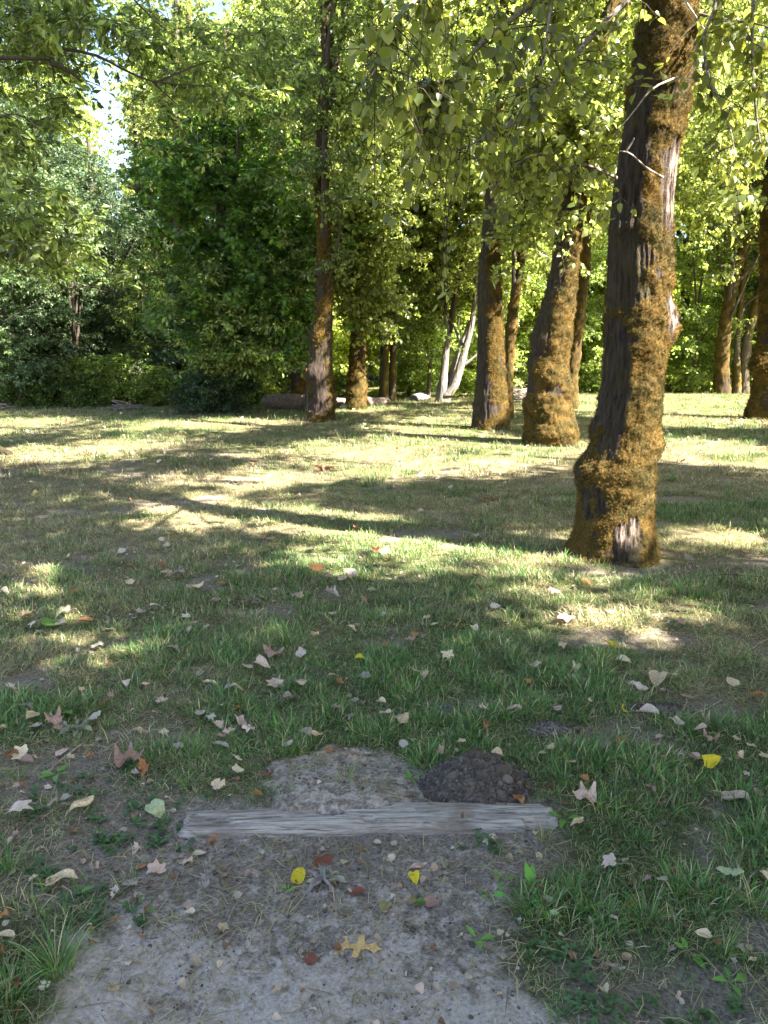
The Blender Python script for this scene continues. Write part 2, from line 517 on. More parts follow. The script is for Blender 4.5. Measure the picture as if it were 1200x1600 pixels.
random.seed(11)
SPR = {}
SPR['poplar'] = proto_collection('poplar_spray', [spray_mesh('poplar_spray', M['poplar'], .6, 26, .10, .085, .3, droop=.8, n=3) for _ in range(5)])
SPR['maple'] = proto_collection('maple_spray', [spray_mesh('maple_spray', M['maple'], .6, 20, .12, .12, 0, droop=.35, palm=True) for _ in range(5)])
SPR['ash'] = proto_collection('ash_spray', [spray_mesh('ash_spray', M['ash'], .5, 30, .10, .045, 0, droop=.5, n=3) for _ in range(5)])
SPR['willow'] = proto_collection('willow_spray', [spray_mesh('willow_spray', M['willow'], .7, 46, .09, .05, 0, droop=.6, n=2) for _ in range(5)])
SPR['far'] = proto_collection('far_spray', [spray_mesh('far_spray', M['poplar'], .9, 50, .11, .09, 0, droop=.6, n=2) for _ in range(5)])
SPR['bush'] = proto_collection('bush_spray', [spray_mesh('bush_spray', M['bush'], .5, 34, .08, .05, 0, droop=.4, n=2) for _ in range(5)])

# ------------------------------------------------------------------ ground
TIM_Y0, TIM_Y1 = 2.34, 2.49            # the timber's front and back edges
TIM_X0, TIM_X1 = -.70, .60

def path_mask(x, y):
    """bare trodden path in front of the timber and the small worn patch behind it"""
    n = fbm(x * 2.2, y * 2.2, seed=5) - .5; n2 = fbm(x * 9, y * 9, seed=8, oct=3) - .5
    left = -.86 + .6 * n + .2 * n2; right = .46 + .16 * (y - 1.6) + .5 * n + .12 * n2
    front = sstep(-.10, .10, x - left) * sstep(-.10, .12, right - x) * sstep(2.62, 2.42, y + .2 * n)
    worn = sstep(.05, -.03, ((x + .13) / .30) ** 2 + ((y - 2.62) / .26) ** 2 - 1 + 1.6 * n + .5 * n2)
    return np.maximum(front, worn * .95)

def bare_mask(x, y):
    p = path_mask(x, y)
    n = fbm(x * 1.7 + 9, y * 1.7, seed=21, oct=4); n2 = fbm(x * 6, y * 6, seed=22, oct=3)
    spots = sstep(.57, .70, n * .6 + n2 * .4) * .8
    fringe = 0
    for (a, b, ra, rb) in ((-.85, 2.25, .45, .35), (.75, 1.55, .4, .3), (1.0, 2.95, .25, .16), (1.45, 3.2, .3, .12), (.35, 3.25, .22, .1), (-.05, 4.0, .2, .08), (-1.2, 2.65, .3, .2), (3.0, 5.6, .8, .2), (2.0, 5.4, .6, .22)):
        fringe = np.maximum(fringe, sstep(1.4, .3, np.hypot((x - a) / ra, (y - b) / rb) + (n2 - .5) * 1.2) * .8)
    return np.clip(np.maximum(np.maximum(p, spots), fringe), 0, 1)

def dry_mask(x, y):
    n = fbm(x * .55 + 3, y * .8, seed=31, oct=4); n2 = fbm(x * 3, y * 3, seed=33, oct=3)
    b = .42 * sstep(3.2, 6.5, y) - .15 * sstep(8, 14, y)
    return np.clip(sstep(.40, .68, n * .65 + n2 * .35 + b * .22) * .9 + .08 + .1 * b, 0, 1)

MOUND = (.36, 2.60)
def ground_h(x, y):
    x = np.asarray(x, float); y = np.asarray(y, float)
    front = sstep(TIM_Y0 + .10, TIM_Y0 + .0, y) * sstep(-1.25, -.75, x) * sstep(1.15, .65, x) * sstep(.6, 1.2, y)
    h = -.030 * front
    near = sstep(14, 6, y) 
    h = h + (fbm(x * 1.3, y * 1.3, seed=41, oct=3) - .5) * .05 * near * (1 - .7 * front)
    h = h + (fbm(x * 7, y * 7, seed=42, oct=4) - .5) * .022 * near
    h = h + (fbm(x * .12, y * .12, seed=44, oct=2) - .5) * .25 * sstep(9, 22, y)
    b = path_mask(x, y)
    crumb = fbm(x * 34, y * 34, seed=43, oct=3)
    h = h + np.abs(crumb - .5) * .022 * sstep(6, 3.5, y) * (.35 + .65 * b)
    spill = sstep(.30, .12, np.abs(x + .17)) * sstep(TIM_Y1 - .085, TIM_Y1 - .035, y + .02 * (crumb - .5)) * sstep(2.75, 2.55, y)
    h = h + .03 * spill
    under = (y > TIM_Y0 - .02) & (y < TIM_Y1 + .01) & (x > TIM_X0) & (x < TIM_X1) & (spill < .3)
    h = np.where(under, np.minimum(h, -.012), h)
    return h

def axis(segs):
    out = []
    for a, b, d in segs: out += list(np.arange(a, b, d))
    return np.array(out + [segs[-1][1]])
xs = axis([(-420, -60, 40), (-60, -24, 4), (-24, -7, .5), (-7, -3.2, .09), (-3.2, -1.7, .035), (-1.7, 1.7, .014), (1.7, 3.4, .035), (3.4, 8, .09), (8, 26, .5), (26, 60, 4), (60, 420, 40)])
ys = axis([(-300, -40, 40), (-40, -6, 3), (-6, 1.0, .3), (1.0, 3.2, .014), (3.2, 5.0, .03), (5.0, 9, .07), (9, 30, .4), (30, 70, 4), (70, 620, 50)])
X, Yg = np.meshgrid(xs, ys)
xf, yf = X.ravel(), Yg.ravel()
nx, ny = len(xs), len(ys)
ii = (np.arange(ny - 1)[:, None] * nx + np.arange(nx - 1)[None, :]).ravel()
F = np.stack([ii, ii + 1, ii + 1 + nx, ii + nx], 1)
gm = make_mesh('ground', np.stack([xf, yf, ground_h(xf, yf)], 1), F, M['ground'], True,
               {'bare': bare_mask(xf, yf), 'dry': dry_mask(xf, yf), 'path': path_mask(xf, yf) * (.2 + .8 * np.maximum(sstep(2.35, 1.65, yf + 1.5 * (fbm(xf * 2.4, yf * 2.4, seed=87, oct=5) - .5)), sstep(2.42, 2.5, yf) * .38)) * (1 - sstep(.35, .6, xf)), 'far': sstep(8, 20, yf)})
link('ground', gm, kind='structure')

# ------------------------------------------------------------------ the shade: crown sprays are left out so these measured lawn patches stay sunlit
LIT = []                                # (x, y, half width, half depth) of the sunlit patches on the ground
for (cx, cyy, rx, ry) in ((400, 815, 210, 24), (640, 862, 170, 20), (480, 878, 70, 14), (110, 706, 130, 16), (330, 664, 150, 10), (700, 690, 110, 8),
                          (870, 702, 75, 13), (1110, 706, 150, 28), (1120, 842, 120, 24), (960, 948, 130, 13), (760, 955, 55, 9), (850, 884, 90, 14),
                          (980, 640, 260, 9), (30, 1012, 55, 28), (20, 880, 40, 12), (15, 940, 35, 10), (95, 1580, 55, 45), (280, 1600, 25, 16),
                          (545, 1200, 38, 8), (560, 640, 60, 6), (640, 668, 90, 6), (1080, 660, 150, 10), (1190, 760, 60, 8), (700, 745, 110, 7), (230, 745, 90, 6),
                          (40, 660, 60, 6), (820, 1000, 30, 8), (1060, 975, 60, 12), (620, 1060, 40, 10), (320, 1130, 25, 10), (760, 640, 60, 5), (430, 985, 40, 9), (1000, 1010, 50, 10), (180, 1030, 30, 9)):
    c = G(cx, cyy); a = G(cx, cyy - ry); b = G(cx, cyy + ry); w = G(cx + rx, cyy)
    e = .14 if 870 < cyy < 1100 else 0.0          # gaps low over the near lawn need to be wider than the light they let through
    LIT.append((c[0], c[1], w[0] - c[0] + e, (a[1] - b[1]) / 2 + e))
CORR = []                               # sunlit stretches of trunk: (x, y, z0, z1, half width)

def sun_keep(p, strict=1.0):
    """False for a spray that would shade one of the sunlit patches or trunks"""
    p = np.asarray(p)
    t = p[:, 2] / SUN[2]
    gx, gy = p[:, 0] - SUN[0] * t, p[:, 1] - SUN[1] * t
    wob = (fbm(gx * 1.6, gy * 1.6, seed=77, oct=3) - .5) * 1.6
    hit = np.zeros(len(p), bool)
    for (x, y, a, b) in LIT:
        hit |= ((gx - x) / (a + .15)) ** 2 + ((gy - y) / (b + .18)) ** 2 + wob < 1
    for (x, y, z0, z1, w) in CORR:
        # distance between the sun line through p and the trunk axis, in plan
        d = (p[:, 0] - x) * (-SUN[1]) + (p[:, 1] - y) * SUN[0]
        d = d / math.hypot(SUN[0], SUN[1])
        s = ((p[:, 0] - x) * SUN[0] + (p[:, 1] - y) * SUN[1]) / (SUN[0] ** 2 + SUN[1] ** 2)
        z = p[:, 2] - s * SUN[2]
        hit |= (np.abs(d + (wob * .1)) < w) & (s > .6) & (z > z0 - .25) & (z < z1 + .25)
    return ~(hit & (rng.random(len(p)) < strict))

# ------------------------------------------------------------------ trunks
def trunk_mesh(name, rows, seed, nseg, dz, mat, moss=.5, mossh=.03, burls=(), flare=.14, fl_h=.2, bark=.014, lump=.5, bare_side=None, nomoss=()):
    """rows: (z, x, y, r) up the stem"""
    rows = np.array(sorted(rows, key=lambda r: r[0]), float)
    z = np.arange(rows[0, 0], rows[-1, 0], dz)
    k = max(3, int(.22 / dz)) | 1
    def col(c):
        v = np.interp(z, rows[:, 0], rows[:, c]); pad = np.pad(v, k // 2, mode='edge')
        return np.convolve(pad, np.ones(k) / k, mode='valid')
    cx, cyy, r = col(1), col(2), col(3)
    th = np.linspace(0, 2 * math.pi, nseg, endpoint=False)
    Z, T = np.meshgrid(z, th, indexing='ij')
    R = np.repeat(r[:, None], nseg, 1)
    ux, uy = np.cos(T), np.sin(T)
    sx, sy = ux * R * 1.0, uy * R * 1.0
    lob = .5 + .5 * np.cos(3 * T + seed) * .6 + .4 * np.cos(5 * T + 2.1 * seed) * .5
    R = R * (1 + flare * np.exp(-np.maximum(Z, 0) / fl_h) * lob)
    # broad lumps
    R = R * (1 + lump * .28 * (fbm(sx * 3 + seed, sy * 3, Z * 2.1, seed=seed, oct=3) - .5))
    # long bark ridges
    rd = fbm(ux * R * 22 + .8 * Z, uy * R * 22, Z * 2.6, seed=seed + 3, oct=3)
    rd = 1 - np.abs(rd - .5) * 4
    m0 = .68 * fbm(sx * 3.2 + 7, sy * 3.2, Z * 2.2, seed=seed + 5, oct=4) + .32 * fbm(sx * 15, sy * 15, Z * 15, seed=seed + 6, oct=4) + moss - .5
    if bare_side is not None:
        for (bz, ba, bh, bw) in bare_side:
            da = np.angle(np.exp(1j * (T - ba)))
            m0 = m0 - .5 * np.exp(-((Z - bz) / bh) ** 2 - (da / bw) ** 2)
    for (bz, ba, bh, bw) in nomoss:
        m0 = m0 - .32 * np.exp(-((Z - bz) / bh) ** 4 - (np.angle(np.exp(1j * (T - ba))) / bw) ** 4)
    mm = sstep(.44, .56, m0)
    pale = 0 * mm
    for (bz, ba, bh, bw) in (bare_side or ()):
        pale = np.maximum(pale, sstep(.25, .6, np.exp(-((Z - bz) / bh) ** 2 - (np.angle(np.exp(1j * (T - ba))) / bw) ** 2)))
    ledge = fbm(sx * 5, sy * 5, Z * 10, seed=seed + 9, oct=4)
    fine = fbm(ux * R * 30, uy * R * 30, Z * 30, seed=seed + 11, oct=3)
    med = fbm(ux * R * 13, uy * R * 13, Z * 17, seed=seed + 12, oct=4)
    d = bark * rd * (1 - .75 * mm) + mm * mossh * (.3 + 1.2 * np.clip(ledge - .3, 0, 1) * 1.5 + 1.3 * (med - .5) + .6 * (fine - .5))
    for (bz, ba, bs, bh) in burls:
        da = np.angle(np.exp(1j * (T - ba))) * np.mean(r)
        e = np.sqrt(((Z - bz) / bs) ** 2 + (da / bs) ** 2)
        d = d + bh * np.exp(-e ** 3) * (1 + .5 * (fine - .5))
    R = R + d - mossh * .4
    V = np.stack([cx[:, None] + ux * R, cyy[:, None] + uy * R, Z], 2).reshape(-1, 3)
    n = len(z)
    i0 = (np.arange(n - 1)[:, None] * nseg + np.arange(nseg)[None]).ravel()
    j = (np.arange(n - 1)[:, None] * nseg + (np.arange(nseg)[None] + 1) % nseg).ravel()
    Fq = np.stack([i0, j, j + nseg, i0 + nseg], 1)
    return V, Fq, mm.ravel(), pale.ravel(), np.stack([ux.ravel(), uy.ravel()], 1)

def rows_px(Y, rows, top=()):
    out = []
    for (py, xl, xr) in rows:
        a, b = P(xl, py, Y), P(xr, py, Y)
        out.append((a[2], (a[0] + b[0]) / 2, Y, (b[0] - a[0]) / 2))
    out.sort()
    z0, x0, y0, r0 = out[0]
    out = [(-.25, x0, Y, r0 * 1.02)] + [o for o in out if o[0] > -.2]
    for (dz, dx, dy, k) in top:
        l = out[-1]; out.append((l[0] + dz, l[1] + dx, l[2] + dy, l[3] * k))
    return out

def tuft_proto():
    ms = []
    for v in range(4):
        mb = MB()
        for k in range(9):
            a = random.uniform(0, 6.28); t = random.uniform(.1, 1.2); l = random.uniform(.006, .015)
            d = np.array([math.cos(a) * math.sin(t), math.sin(a) * math.sin(t), math.cos(t)]) * l
            s = np.cross(d, [0.3, .2, 1]); s = s / (np.linalg.norm(s) + 1e-9) * .0016
            o = np.array([random.gauss(0, .004), random.gauss(0, .004), 0])
            mb.add([o - s, o + s, o + d], [(0, 1, 2)], (random.uniform(.7, 1.3),) * 3 + (1,))
        ms.append(mb.mesh('moss_tuft', M['moss_tuft']))
    return proto_collection('moss_tuft', ms)
def _mt():
    m, nt = new_mat('moss_frond')
    t = attr(nt, 'tint', 'INSTANCER', True); hu = attr(nt, 'hue', 'INSTANCER', True)
    c = mixc(nt, hu, (.18, .112, .028), (.065, .054, .016))
    kk = nt.nodes.new('ShaderNodeCombineColor')
    for i in range(3): nt.links.new(t, kk.inputs[i])
    c = mixc(nt, 1.0, mixc(nt, 1.0, c, kk.outputs[0], 'MULTIPLY'), attr(nt, 'col'), 'MULTIPLY')
    principled(nt, c, .9, .08)
    return m
M['moss_tuft'] = _mt()
MOSS = tuft_proto()

def add_trunk(root, base, rows, seed, nseg, dz, mat='mossy', tufts=0, tuft_s=1.0, zmax=9, **kw):
    V, Fq, mm, pale, nrm = trunk_mesh('trunk', rows, seed, nseg, dz, M[mat], **kw)
    me = make_mesh('trunk', V - base, Fq, M[mat], True, {'moss': mm, 'pale': pale})
    o = link('trunk', me, root)
    if tufts:
        ok = np.where((mm > .45) & (V[:, 2] > -.02) & (V[:, 2] < zmax) & (nrm[:, 1] < .45))[0]
        pk = rng.choice(ok, tufts)
        p = V[pk] + rng.normal(0, .006, (tufts, 3)) * np.array([1, 1, 1])
        yaw = np.arctan2(nrm[pk, 1], nrm[pk, 0])
        rot = np.stack([np.zeros(tufts), np.full(tufts, 1.35) + rng.normal(0, .35, tufts), yaw], 1)
        hue = sstep(.4, .62, fbm(p[:, 0] * 4, p[:, 1] * 4, p[:, 2] * 4, seed=seed + 2))
        s = scatter('moss', p, rot, rng.uniform(.7, 1.7, tufts) * tuft_s, rng.integers(0, 4, tufts), rng.uniform(.7, 1.2, tufts), hue, MOSS, root, base)
    return o

# ------------------------------------------------------------------ crowns
def sky_gap(p):                                        # leave the notch of open sky up on the left
    d = p - CAM
    dep = d @ FWD
    u = 600 + 1200 * d[:, 0] / dep; v = 800 - 1200 * (d @ UP) / dep
    wob = (fbm(p[:, 0] * .9, p[:, 1] * .9, p[:, 2] * .9, seed=99, oct=3) - .5) * 2.2
    g = np.minimum.reduce([((u - 176) / 44) ** 2 + ((v - 160) / 130) ** 2, ((u - 345) / 46) ** 2 + ((v - 0) / 36) ** 2, ((u - 190) / 26) ** 2 + ((v - 270) / 50) ** 2, ((u - 125) / 22) ** 2 + ((v - 130) / 40) ** 2, ((u - 625) / 40) ** 2 + ((v + 5) / 35) ** 2])
    g = np.where(dep > 0, g, 9)
    return (g + wob > 1)

def in_view(p):
    d = p - CAM; dep = d @ FWD
    u = 600 + 1200 * d[0] / dep; v = 800 - 1200 * (d @ UP) / dep
    return 0 < u < 1200 and 0 < v < 1600

def clump_points(c, rad, n, nclump, sig, shell=.55):
    c = np.array(c); rad = np.array(rad)
    d = rng.normal(0, 1, (nclump, 3)); d /= np.linalg.norm(d, axis=1)[:, None]
    rr = (shell + (1 - shell) * rng.random(nclump)) [:, None]
    cc = c + d * rad * rr
    which = rng.integers(0, nclump, n)
    off = rng.normal(0, 1, (n, 3)) * np.array([sig, sig, sig * .45])
    off[:, 2] -= .25 * (off[:, 0] ** 2 + off[:, 1] ** 2) / sig
    return cc[which] + off, which, cc

def crown(root, base, blobs, spray, tint=1.0, hue=.3, filt=True, smin=.8, smax=1.3, name='crown', limbs=0, origin=None, hue_sd=.18, zmin=.25, region=None, dens=1.0):
    P_, T_, H_ = [], [], []
    cents = []
    for (c, rad, n, ncl, sig) in blobs:
        n = int(n * dens)
        p, w, cc = clump_points(c, rad, n, ncl, sig)
        tc = rng.normal(0, .10, ncl); hc = rng.normal(0, hue_sd * .6, ncl)
        P_.append(p); T_.append(tint + tc[w] + rng.normal(0, .08, n)); H_.append(hue + hc[w] + rng.normal(0, hue_sd * .5, n)); cents.append(cc)
    p = np.concatenate(P_); t = np.concatenate(T_); h = np.concatenate(H_)
    k = p[:, 2] > zmin
    k &= ~((np.abs(p[:, 0]) < .75 * p[:, 1] + .5) & (p[:, 1] < 3.3) & (p[:, 2] < 4.5))      # nothing hangs right before the viewer
    if filt: k &= sun_keep(p)
    k &= sky_gap(p) if base[0] < 3 else True
    if region is not None: k &= region(p)
    p, t, h = p[k], t[k], h[k]
    n = len(p)
    rot = np.stack([rng.normal(0, .35, n), rng.normal(.15, .4, n), rng.uniform(0, 6.28, n)], 1)
    o = scatter(name, p, rot, rng.uniform(smin, smax, n), rng.integers(0, 5, n), np.clip(t, .45, 2.2), np.clip(h, 0, 1), SPR[spray], root, base)
    if limbs and origin is not None:
        cc = np.concatenate(cents)
        for q in rng.choice(len(cc), min(limbs, len(cc)), replace=False):
            mb = MB()
            e = cc[q]
            z0 = origin[2] + (e[2] - origin[2]) * rng.uniform(.15, .6)
            st = np.array([np.interp(z0, origin[3], origin[4]), np.interp(z0, origin[3], origin[5]), z0])
            d = np.linalg.norm(e - st)
            if np.linalg.norm(e - CAM) < (9 if base[0] > 0 else 13) and any(in_view(st * (1 - q_) + e * q_) for q_ in (0, .2, .4, .6, .8, 1)): continue
            if filt and not sun_keep(np.array([st * .3 + e * .7, st * .6 + e * .4, e])).all(): continue
            mid = st * .5 + e * .5 + rng.normal(0, .06 * d, 3) + [0, 0, .08 * d]
            l = smooth_line([st, mid, e], 9)
            tube(mb, l, np.linspace(.012 * d + .02, .008, 9), 6)
            for s in range(4):
                i = rng.integers(3, 8); f = l[i] + rng.normal(0, .22 * d + .15, 3) * [1, 1, .6]
                tube(mb, smooth_line([l[i], (l[i] + f) / 2 + [0, 0, .05], f], 5), np.linspace(.012, .004, 5), 4)
            link('limb', mb.mesh('limb', M['twig_dark'], True, base), root)
    return o

def tree(name, label, rows, seed, nseg, dz, mat, blobs, spray, group=None, tint=1.0, hue=.3, filt=True, limbs=5, tufts=0, tuft_s=1.0, smin=.8, smax=1.3, region=None, extra=None, zmax=9, dens=1.0, **kw):
    rows = sorted(rows)
    base = np.array([rows[1][1], rows[1][2], 0.0])
    root = thing(name, label, 'tree', base, group)
    add_trunk(root, base, rows, seed, nseg, dz, mat, tufts, tuft_s, zmax, **kw)
    for st in (extra or ()):
        add_trunk(root, base, st['rows'], seed + 50, st.get('nseg', nseg), dz, mat, st.get('tufts', 0), tuft_s, zmax, **st.get('kw', {}))
    r = np.array(rows)
    origin = (0, 0, r[len(r) // 3, 0], r[:, 0], r[:, 1], r[:, 2])
    if blobs: crown(root, base, blobs, spray, tint, hue, filt, smin, smax, limbs=limbs, origin=origin, region=region, dens=dens * (.9 if filt and group is None else 1))
    return root, base

def straight(x, y, h, r, lean=(0, 0), r1=.35):
    return [(-.25, x, y, r * 1.15), (0, x, y, r * 1.1), (.5, x, y, r)] + [(h * q, x + lean[0] * q * q, y + lean[1] * q * q, r * (1 - (1 - r1) * q)) for q in (.25, .5, .75, 1)]

# ---- the big mossy trunk at right
Y1 = 5.9
rows1 = rows_px(Y1, [(0, 1008, 1086), (50, 997, 1084), (100, 990, 1078), (150, 985, 1074), (200, 980, 1064), (250, 970, 1055), (300, 962, 1050), (350, 956, 1046), (400, 952, 1044),
                     (450, 951, 1045), (510, 950, 1044), (540, 949, 1040), (600, 943, 1033), (640, 938, 1029), (680, 932, 1024), (720, 918, 1020), (760, 913, 1018), (800, 908, 1016), (840, 900, 1018), (872, 892, 1022)],
                 [(.6, .18, .1, .97), (1.5, .4, .2, .9), (2.5, .3, .3, .8), (2.5, 0, .3, .6), (2, -.2, .1, .4)])
CORR.append((1.98, Y1, .1, 4.6, .62))
# sunlit stretches of the other trunks
def corr_px(px, Y, y0, y1, w):
    CORR.append((P(px, 600, Y)[0], Y, P(px, y1, Y)[2], P(px, y0, Y)[2], w))
corr_px(860, 13.2, 400, 690, .75); corr_px(765, 15.5, 500, 665, .6); corr_px(560, 20.8, 560, 640, .5); corr_px(1195, 18, 430, 655, .7); corr_px(505, 17, 565, 640, .25)
corr_px(705, 24, 540, 630, .9); corr_px(1128, 28, 570, 612, .5)

big, bigb = tree('poplar_tree', 'thick mossy poplar nearest the viewer with pale bare bark high on its sunny side', rows1, 3, 260, .011, 'mossy',
     [((2.6, 6.6, 9.5), (3.6, 3.4, 3.2), 1900, 60, .6), ((1.0, 5.0, 6.4), (2.0, 1.6, 1.3), 380, 22, .45)],
     'poplar', None, 1.0, .35, limbs=9, tufts=52000, tuft_s=.52, zmax=4.6, moss=.64, mossh=.030, flare=.26, fl_h=.09, bark=.022, lump=.42,
     burls=[(1.78, -.12, .13, .05), (.62, 3.4, .12, .05), (.72, 3.3, .1, .045), (1.03, 2.9, .1, .03), (2.45, -2.6, .07, .035), (.9, -.2, .1, .03)],
     bare_side=[(2.72, -.75, .26, .42), (1.86, -.65, .13, .24), (.24, -1.5, .13, .3)], nomoss=[(2.2, -2.7, 1.5, .72)])

# ---- second mossy tree with lumpy foot
rows2 = rows_px(13.2, [(100, 920, 950), (150, 915, 944), (200, 908, 938), (240, 902, 930), (290, 884, 915), (325, 875, 913), (375, 867, 908), (425, 860, 901), (475, 848, 898), (510, 837, 893), (560, 831, 887), (610, 824, 889), (650, 823, 893), (685, 820, 900)],
                 [(1.5, .35, 0, .9), (2.5, .3, .2, .8), (3, .1, .2, .5)])
tree('poplar_tree', 'leaning mossy poplar with a lumpy burled foot, directly left of the nearest trunk', rows2, 5, 150, .028, 'mossy',
     [((4.2, 13.4, 9.8), (3.6, 3.2, 3.2), 1500, 55, .7), ((3.0, 12.4, 5.6), (1.8, 1.4, 1.0), 380, 18, .4), (P(850, 230, 12.2), (.35, .3, .4), 40, 12, 0.22), (P(945, 330, 12.4), (0.26, 0.21, 0.83), 60, 10, 0.2)], 'poplar', None, 1.0, .45, tufts=24000, tuft_s=.9, zmax=6,
     nomoss=[(2.6, -2.6, 1.4, .8)], moss=.62, mossh=.04, flare=.06, fl_h=.3, bark=.02, lump=.4,
     burls=[(z, a, s * .8, .055) for z, a, s in ((.25, -1.9, .2), (.5, -1.2, .22), (.75, -2.2, .2), (.95, -.8, .2), (.3, -.6, .2), (1.15, -1.6, .2), (.15, -1.3, .2), (.62, -2.8, .2), (1.35, 3.1, .22), (1.75, 3.2, .2))])
rows2b = rows_px(21, [(330, 902, 925), (430, 902, 921), (500, 893, 912), (550, 886, 908), (600, 884, 901), (618, 882, 903)], [(2, .3, 0, .8), (4, .2, 0, .5)])
tree('poplar_tree', 'slimmer mossy trunk half hidden behind the burled leaning poplar', rows2b, 8, 60, .06, 'mossy',
     [((6.3, 21, 8), (2.8, 2.4, 3.5), 1000, 40, .7)], 'poplar', None, 1.05, .5, moss=.6, mossh=.04)

# ---- third: straight mossy trunk with orange sunny side
rows3 = rows_px(15.5, [(250, 762, 778), (325, 757, 777), (375, 752, 779), (450, 746, 782), (525, 747, 786), (600, 744, 789), (625, 742, 793), (662, 738, 794)],
                 [(1.5, .1, 0, .9), (2.5, .1, .2, .75), (3, 0, .2, .5)])
tree('poplar_tree', 'straight poplar with bright orange moss down its sunny side, middle of the lawn', rows3, 13, 120, .035, 'mossy',
     [((2.6, 15.6, 8.6), (3.0, 3.0, 3.4), 1300, 50, .7), ((2.5, 15, 5.2), (1.6, 1.2, .9), 320, 16, .4), (P(770, 250, 14.2), (0.83, 0.66, 0.71), 170, 14, 0.25), (P(830, 380, 14.6), (0.36, 0.29, 0.73), 70, 10, 0.2), (P(700, 330, 14.6), (0.49, 0.39, 0.73), 90, 10, 0.25)], 'poplar', None, 1.05, .5, tufts=14000, tuft_s=1.0, zmax=5,
     nomoss=[(2.2, -2.7, 2.2, .8)], moss=.58, mossh=.03, flare=.1, fl_h=.3, bark=.02)
rows3b = rows_px(17.5, [(480, 795, 809), (507, 791, 808), (560, 787, 803), (600, 788, 801), (648, 785, 802)], [(1.5, .2, 0, .8), (2, .1, 0, .5)])
tree('poplar_tree', 'thin mossy stem close behind the orange-sided poplar', rows3b, 17, 50, .06, 'mossy',
     [((3.4, 17.8, 5.5), (1.4, 1.3, 1.2), 260, 16, .5)], 'poplar', None, 1.05, .5, moss=.65, mossh=.035, limbs=3)

# ---- right edge tree
rowsR = rows_px(18, [(300, 1192, 1232), (462, 1189, 1232), (512, 1187, 1232), (569, 1181, 1232), (600, 1180, 1235), (634, 1170, 1238), (656, 1166, 1242)], [(2, .1, 0, .9), (3, .1, 0, .7), (3, 0, 0, .5)])
tree('poplar_tree', 'mossy tree cut off by the right edge of the view', rowsR, 19, 110, .045, 'mossy',
     [((9.5, 18, 8.8), (3.2, 3.0, 3.6), 1300, 50, .7)], 'poplar', None, 1.05, .5, tufts=4000, tuft_s=2.4, moss=.58, mossh=.04, flare=.1, burls=[(1.25, 3.3, .25, .14)])
rowsA = rows_px(28, [(430, 1138, 1155), (488, 1128, 1145), (520, 1122, 1140), (570, 1118, 1138), (612, 1115, 1141)], [(2, .6, 0, .8), (4, .5, 0, .5)])
tree('poplar_tree', 'far trunk with an orange mossy foot at the right lawn edge', rowsA, 23, 50, .08, 'mossy',
     [((13.5, 28, 8), (3.0, 2.5, 3.8), 800, 45, .75)], 'far', None, 1.1, .5, moss=.6, mossh=.05)
rowsB = rows_px(28.5, [(540, 1147, 1156), (569, 1146, 1156), (617, 1144, 1158)], [(3, 0, 0, .8), (3, 0, 0, .5)])
rowsB2 = rows_px(28.6, [(530, 1160, 1174), (575, 1156, 1171), (617, 1155, 1170)], [(3, .5, 0, .8), (3, .3, 0, .5)])
tree('poplar_tree', 'far double-stemmed trunk just right of the orange-footed one', rowsB, 27, 40, .09, 'bark_dark',
     [((14.6, 29, 6), (2.2, 2.0, 3.0), 600, 30, .7)], 'willow', None, 1.1, .4, moss=.5, mossh=.04, extra=[dict(rows=rowsB2)], limbs=3)

# ---- left of centre
rowsC = rows_px(17, [(0, 500, 522), (60, 503, 522), (120, 502, 520), (200, 494, 512), (260, 492, 510), (320, 494, 512), (370, 499, 516), (407, 496, 517), (450, 495, 521), (500, 492, 520), (537, 486, 518), (587, 482, 520), (625, 484, 521), (652, 480, 522)],
                 [(2.5, .2, 0, .8), (3, .1, 0, .5)])
tree('poplar_tree', 'tall dark trunk with moss bands rising in front of the fallen log', rowsC, 31, 110, .04, 'mossy',
     [((-1.3, 17.3, 9.2), (1.9, 1.8, 2.6), 520, 34, .55), ((-1.2, 17.4, 5.6), (1.1, 1.2, 2.2), 150, 16, .4), (P(530, 260, 16.2), (0.41, 0.32, 1.62), 50, 10, 0.22), (P(480, 180, 16.4), (0.34, 0.27, 1.37), 40, 10, 0.2), (P(545, 90, 16.3), (0.54, 0.43, 1.22), 60, 10, 0.22), (P(525, 400, 16.2), (0.54, 0.43, 0.41), 40, 8, 0.2)], 'ash', None, 1.0, .25, tufts=5000, tuft_s=2.2, moss=.5, mossh=.035, flare=.08, limbs=7,
     burls=[(1.1, 3.1, .2, .1), (1.9, 3.0, .25, .08), (.5, -.3, .2, .08)])
rowsD = rows_px(20.8, [(200, 566, 576), (300, 560, 574), (400, 552, 570), (480, 550, 570), (537, 549, 572), (575, 546, 571), (612, 542, 572), (640, 540, 570)], [(2, .1, 0, .8), (3, .1, 0, .5)])
tree('poplar_tree', 'trunk with a sunlit orange moss foot right of the tall dark trunk', rowsD, 37, 80, .05, 'mossy',
     [((-.2, 21, 8.6), (2.2, 2.0, 3.2), 800, 40, .6), ((-.4, 20.8, 4.6), (1.3, 1.0, 1.3), 260, 16, .35), (P(575, 430, 20), (0.75, 0.60, 1.17), 130, 14, 0.25), (P(560, 300, 19.6), (0.74, 0.59, 1.31), 140, 14, 0.25), (P(610, 480, 20.4), (0.59, 0.48, 0.85), 80, 10, 0.25)], 'poplar', None, 1.0, .3, tufts=2500, tuft_s=2.6, moss=.6, mossh=.05)
rowsE = rows_px(24.2, [(520, 600, 609), (560, 598, 607), (600, 596, 606), (630, 594, 608)], [(3, .1, 0, .8), (3, 0, 0, .5)])
rowsE2 = rows_px(24.4, [(520, 611, 620), (545, 610, 620), (600, 608, 619), (628, 606, 619)], [(3, .1, 0, .8), (3, 0, 0, .5)])
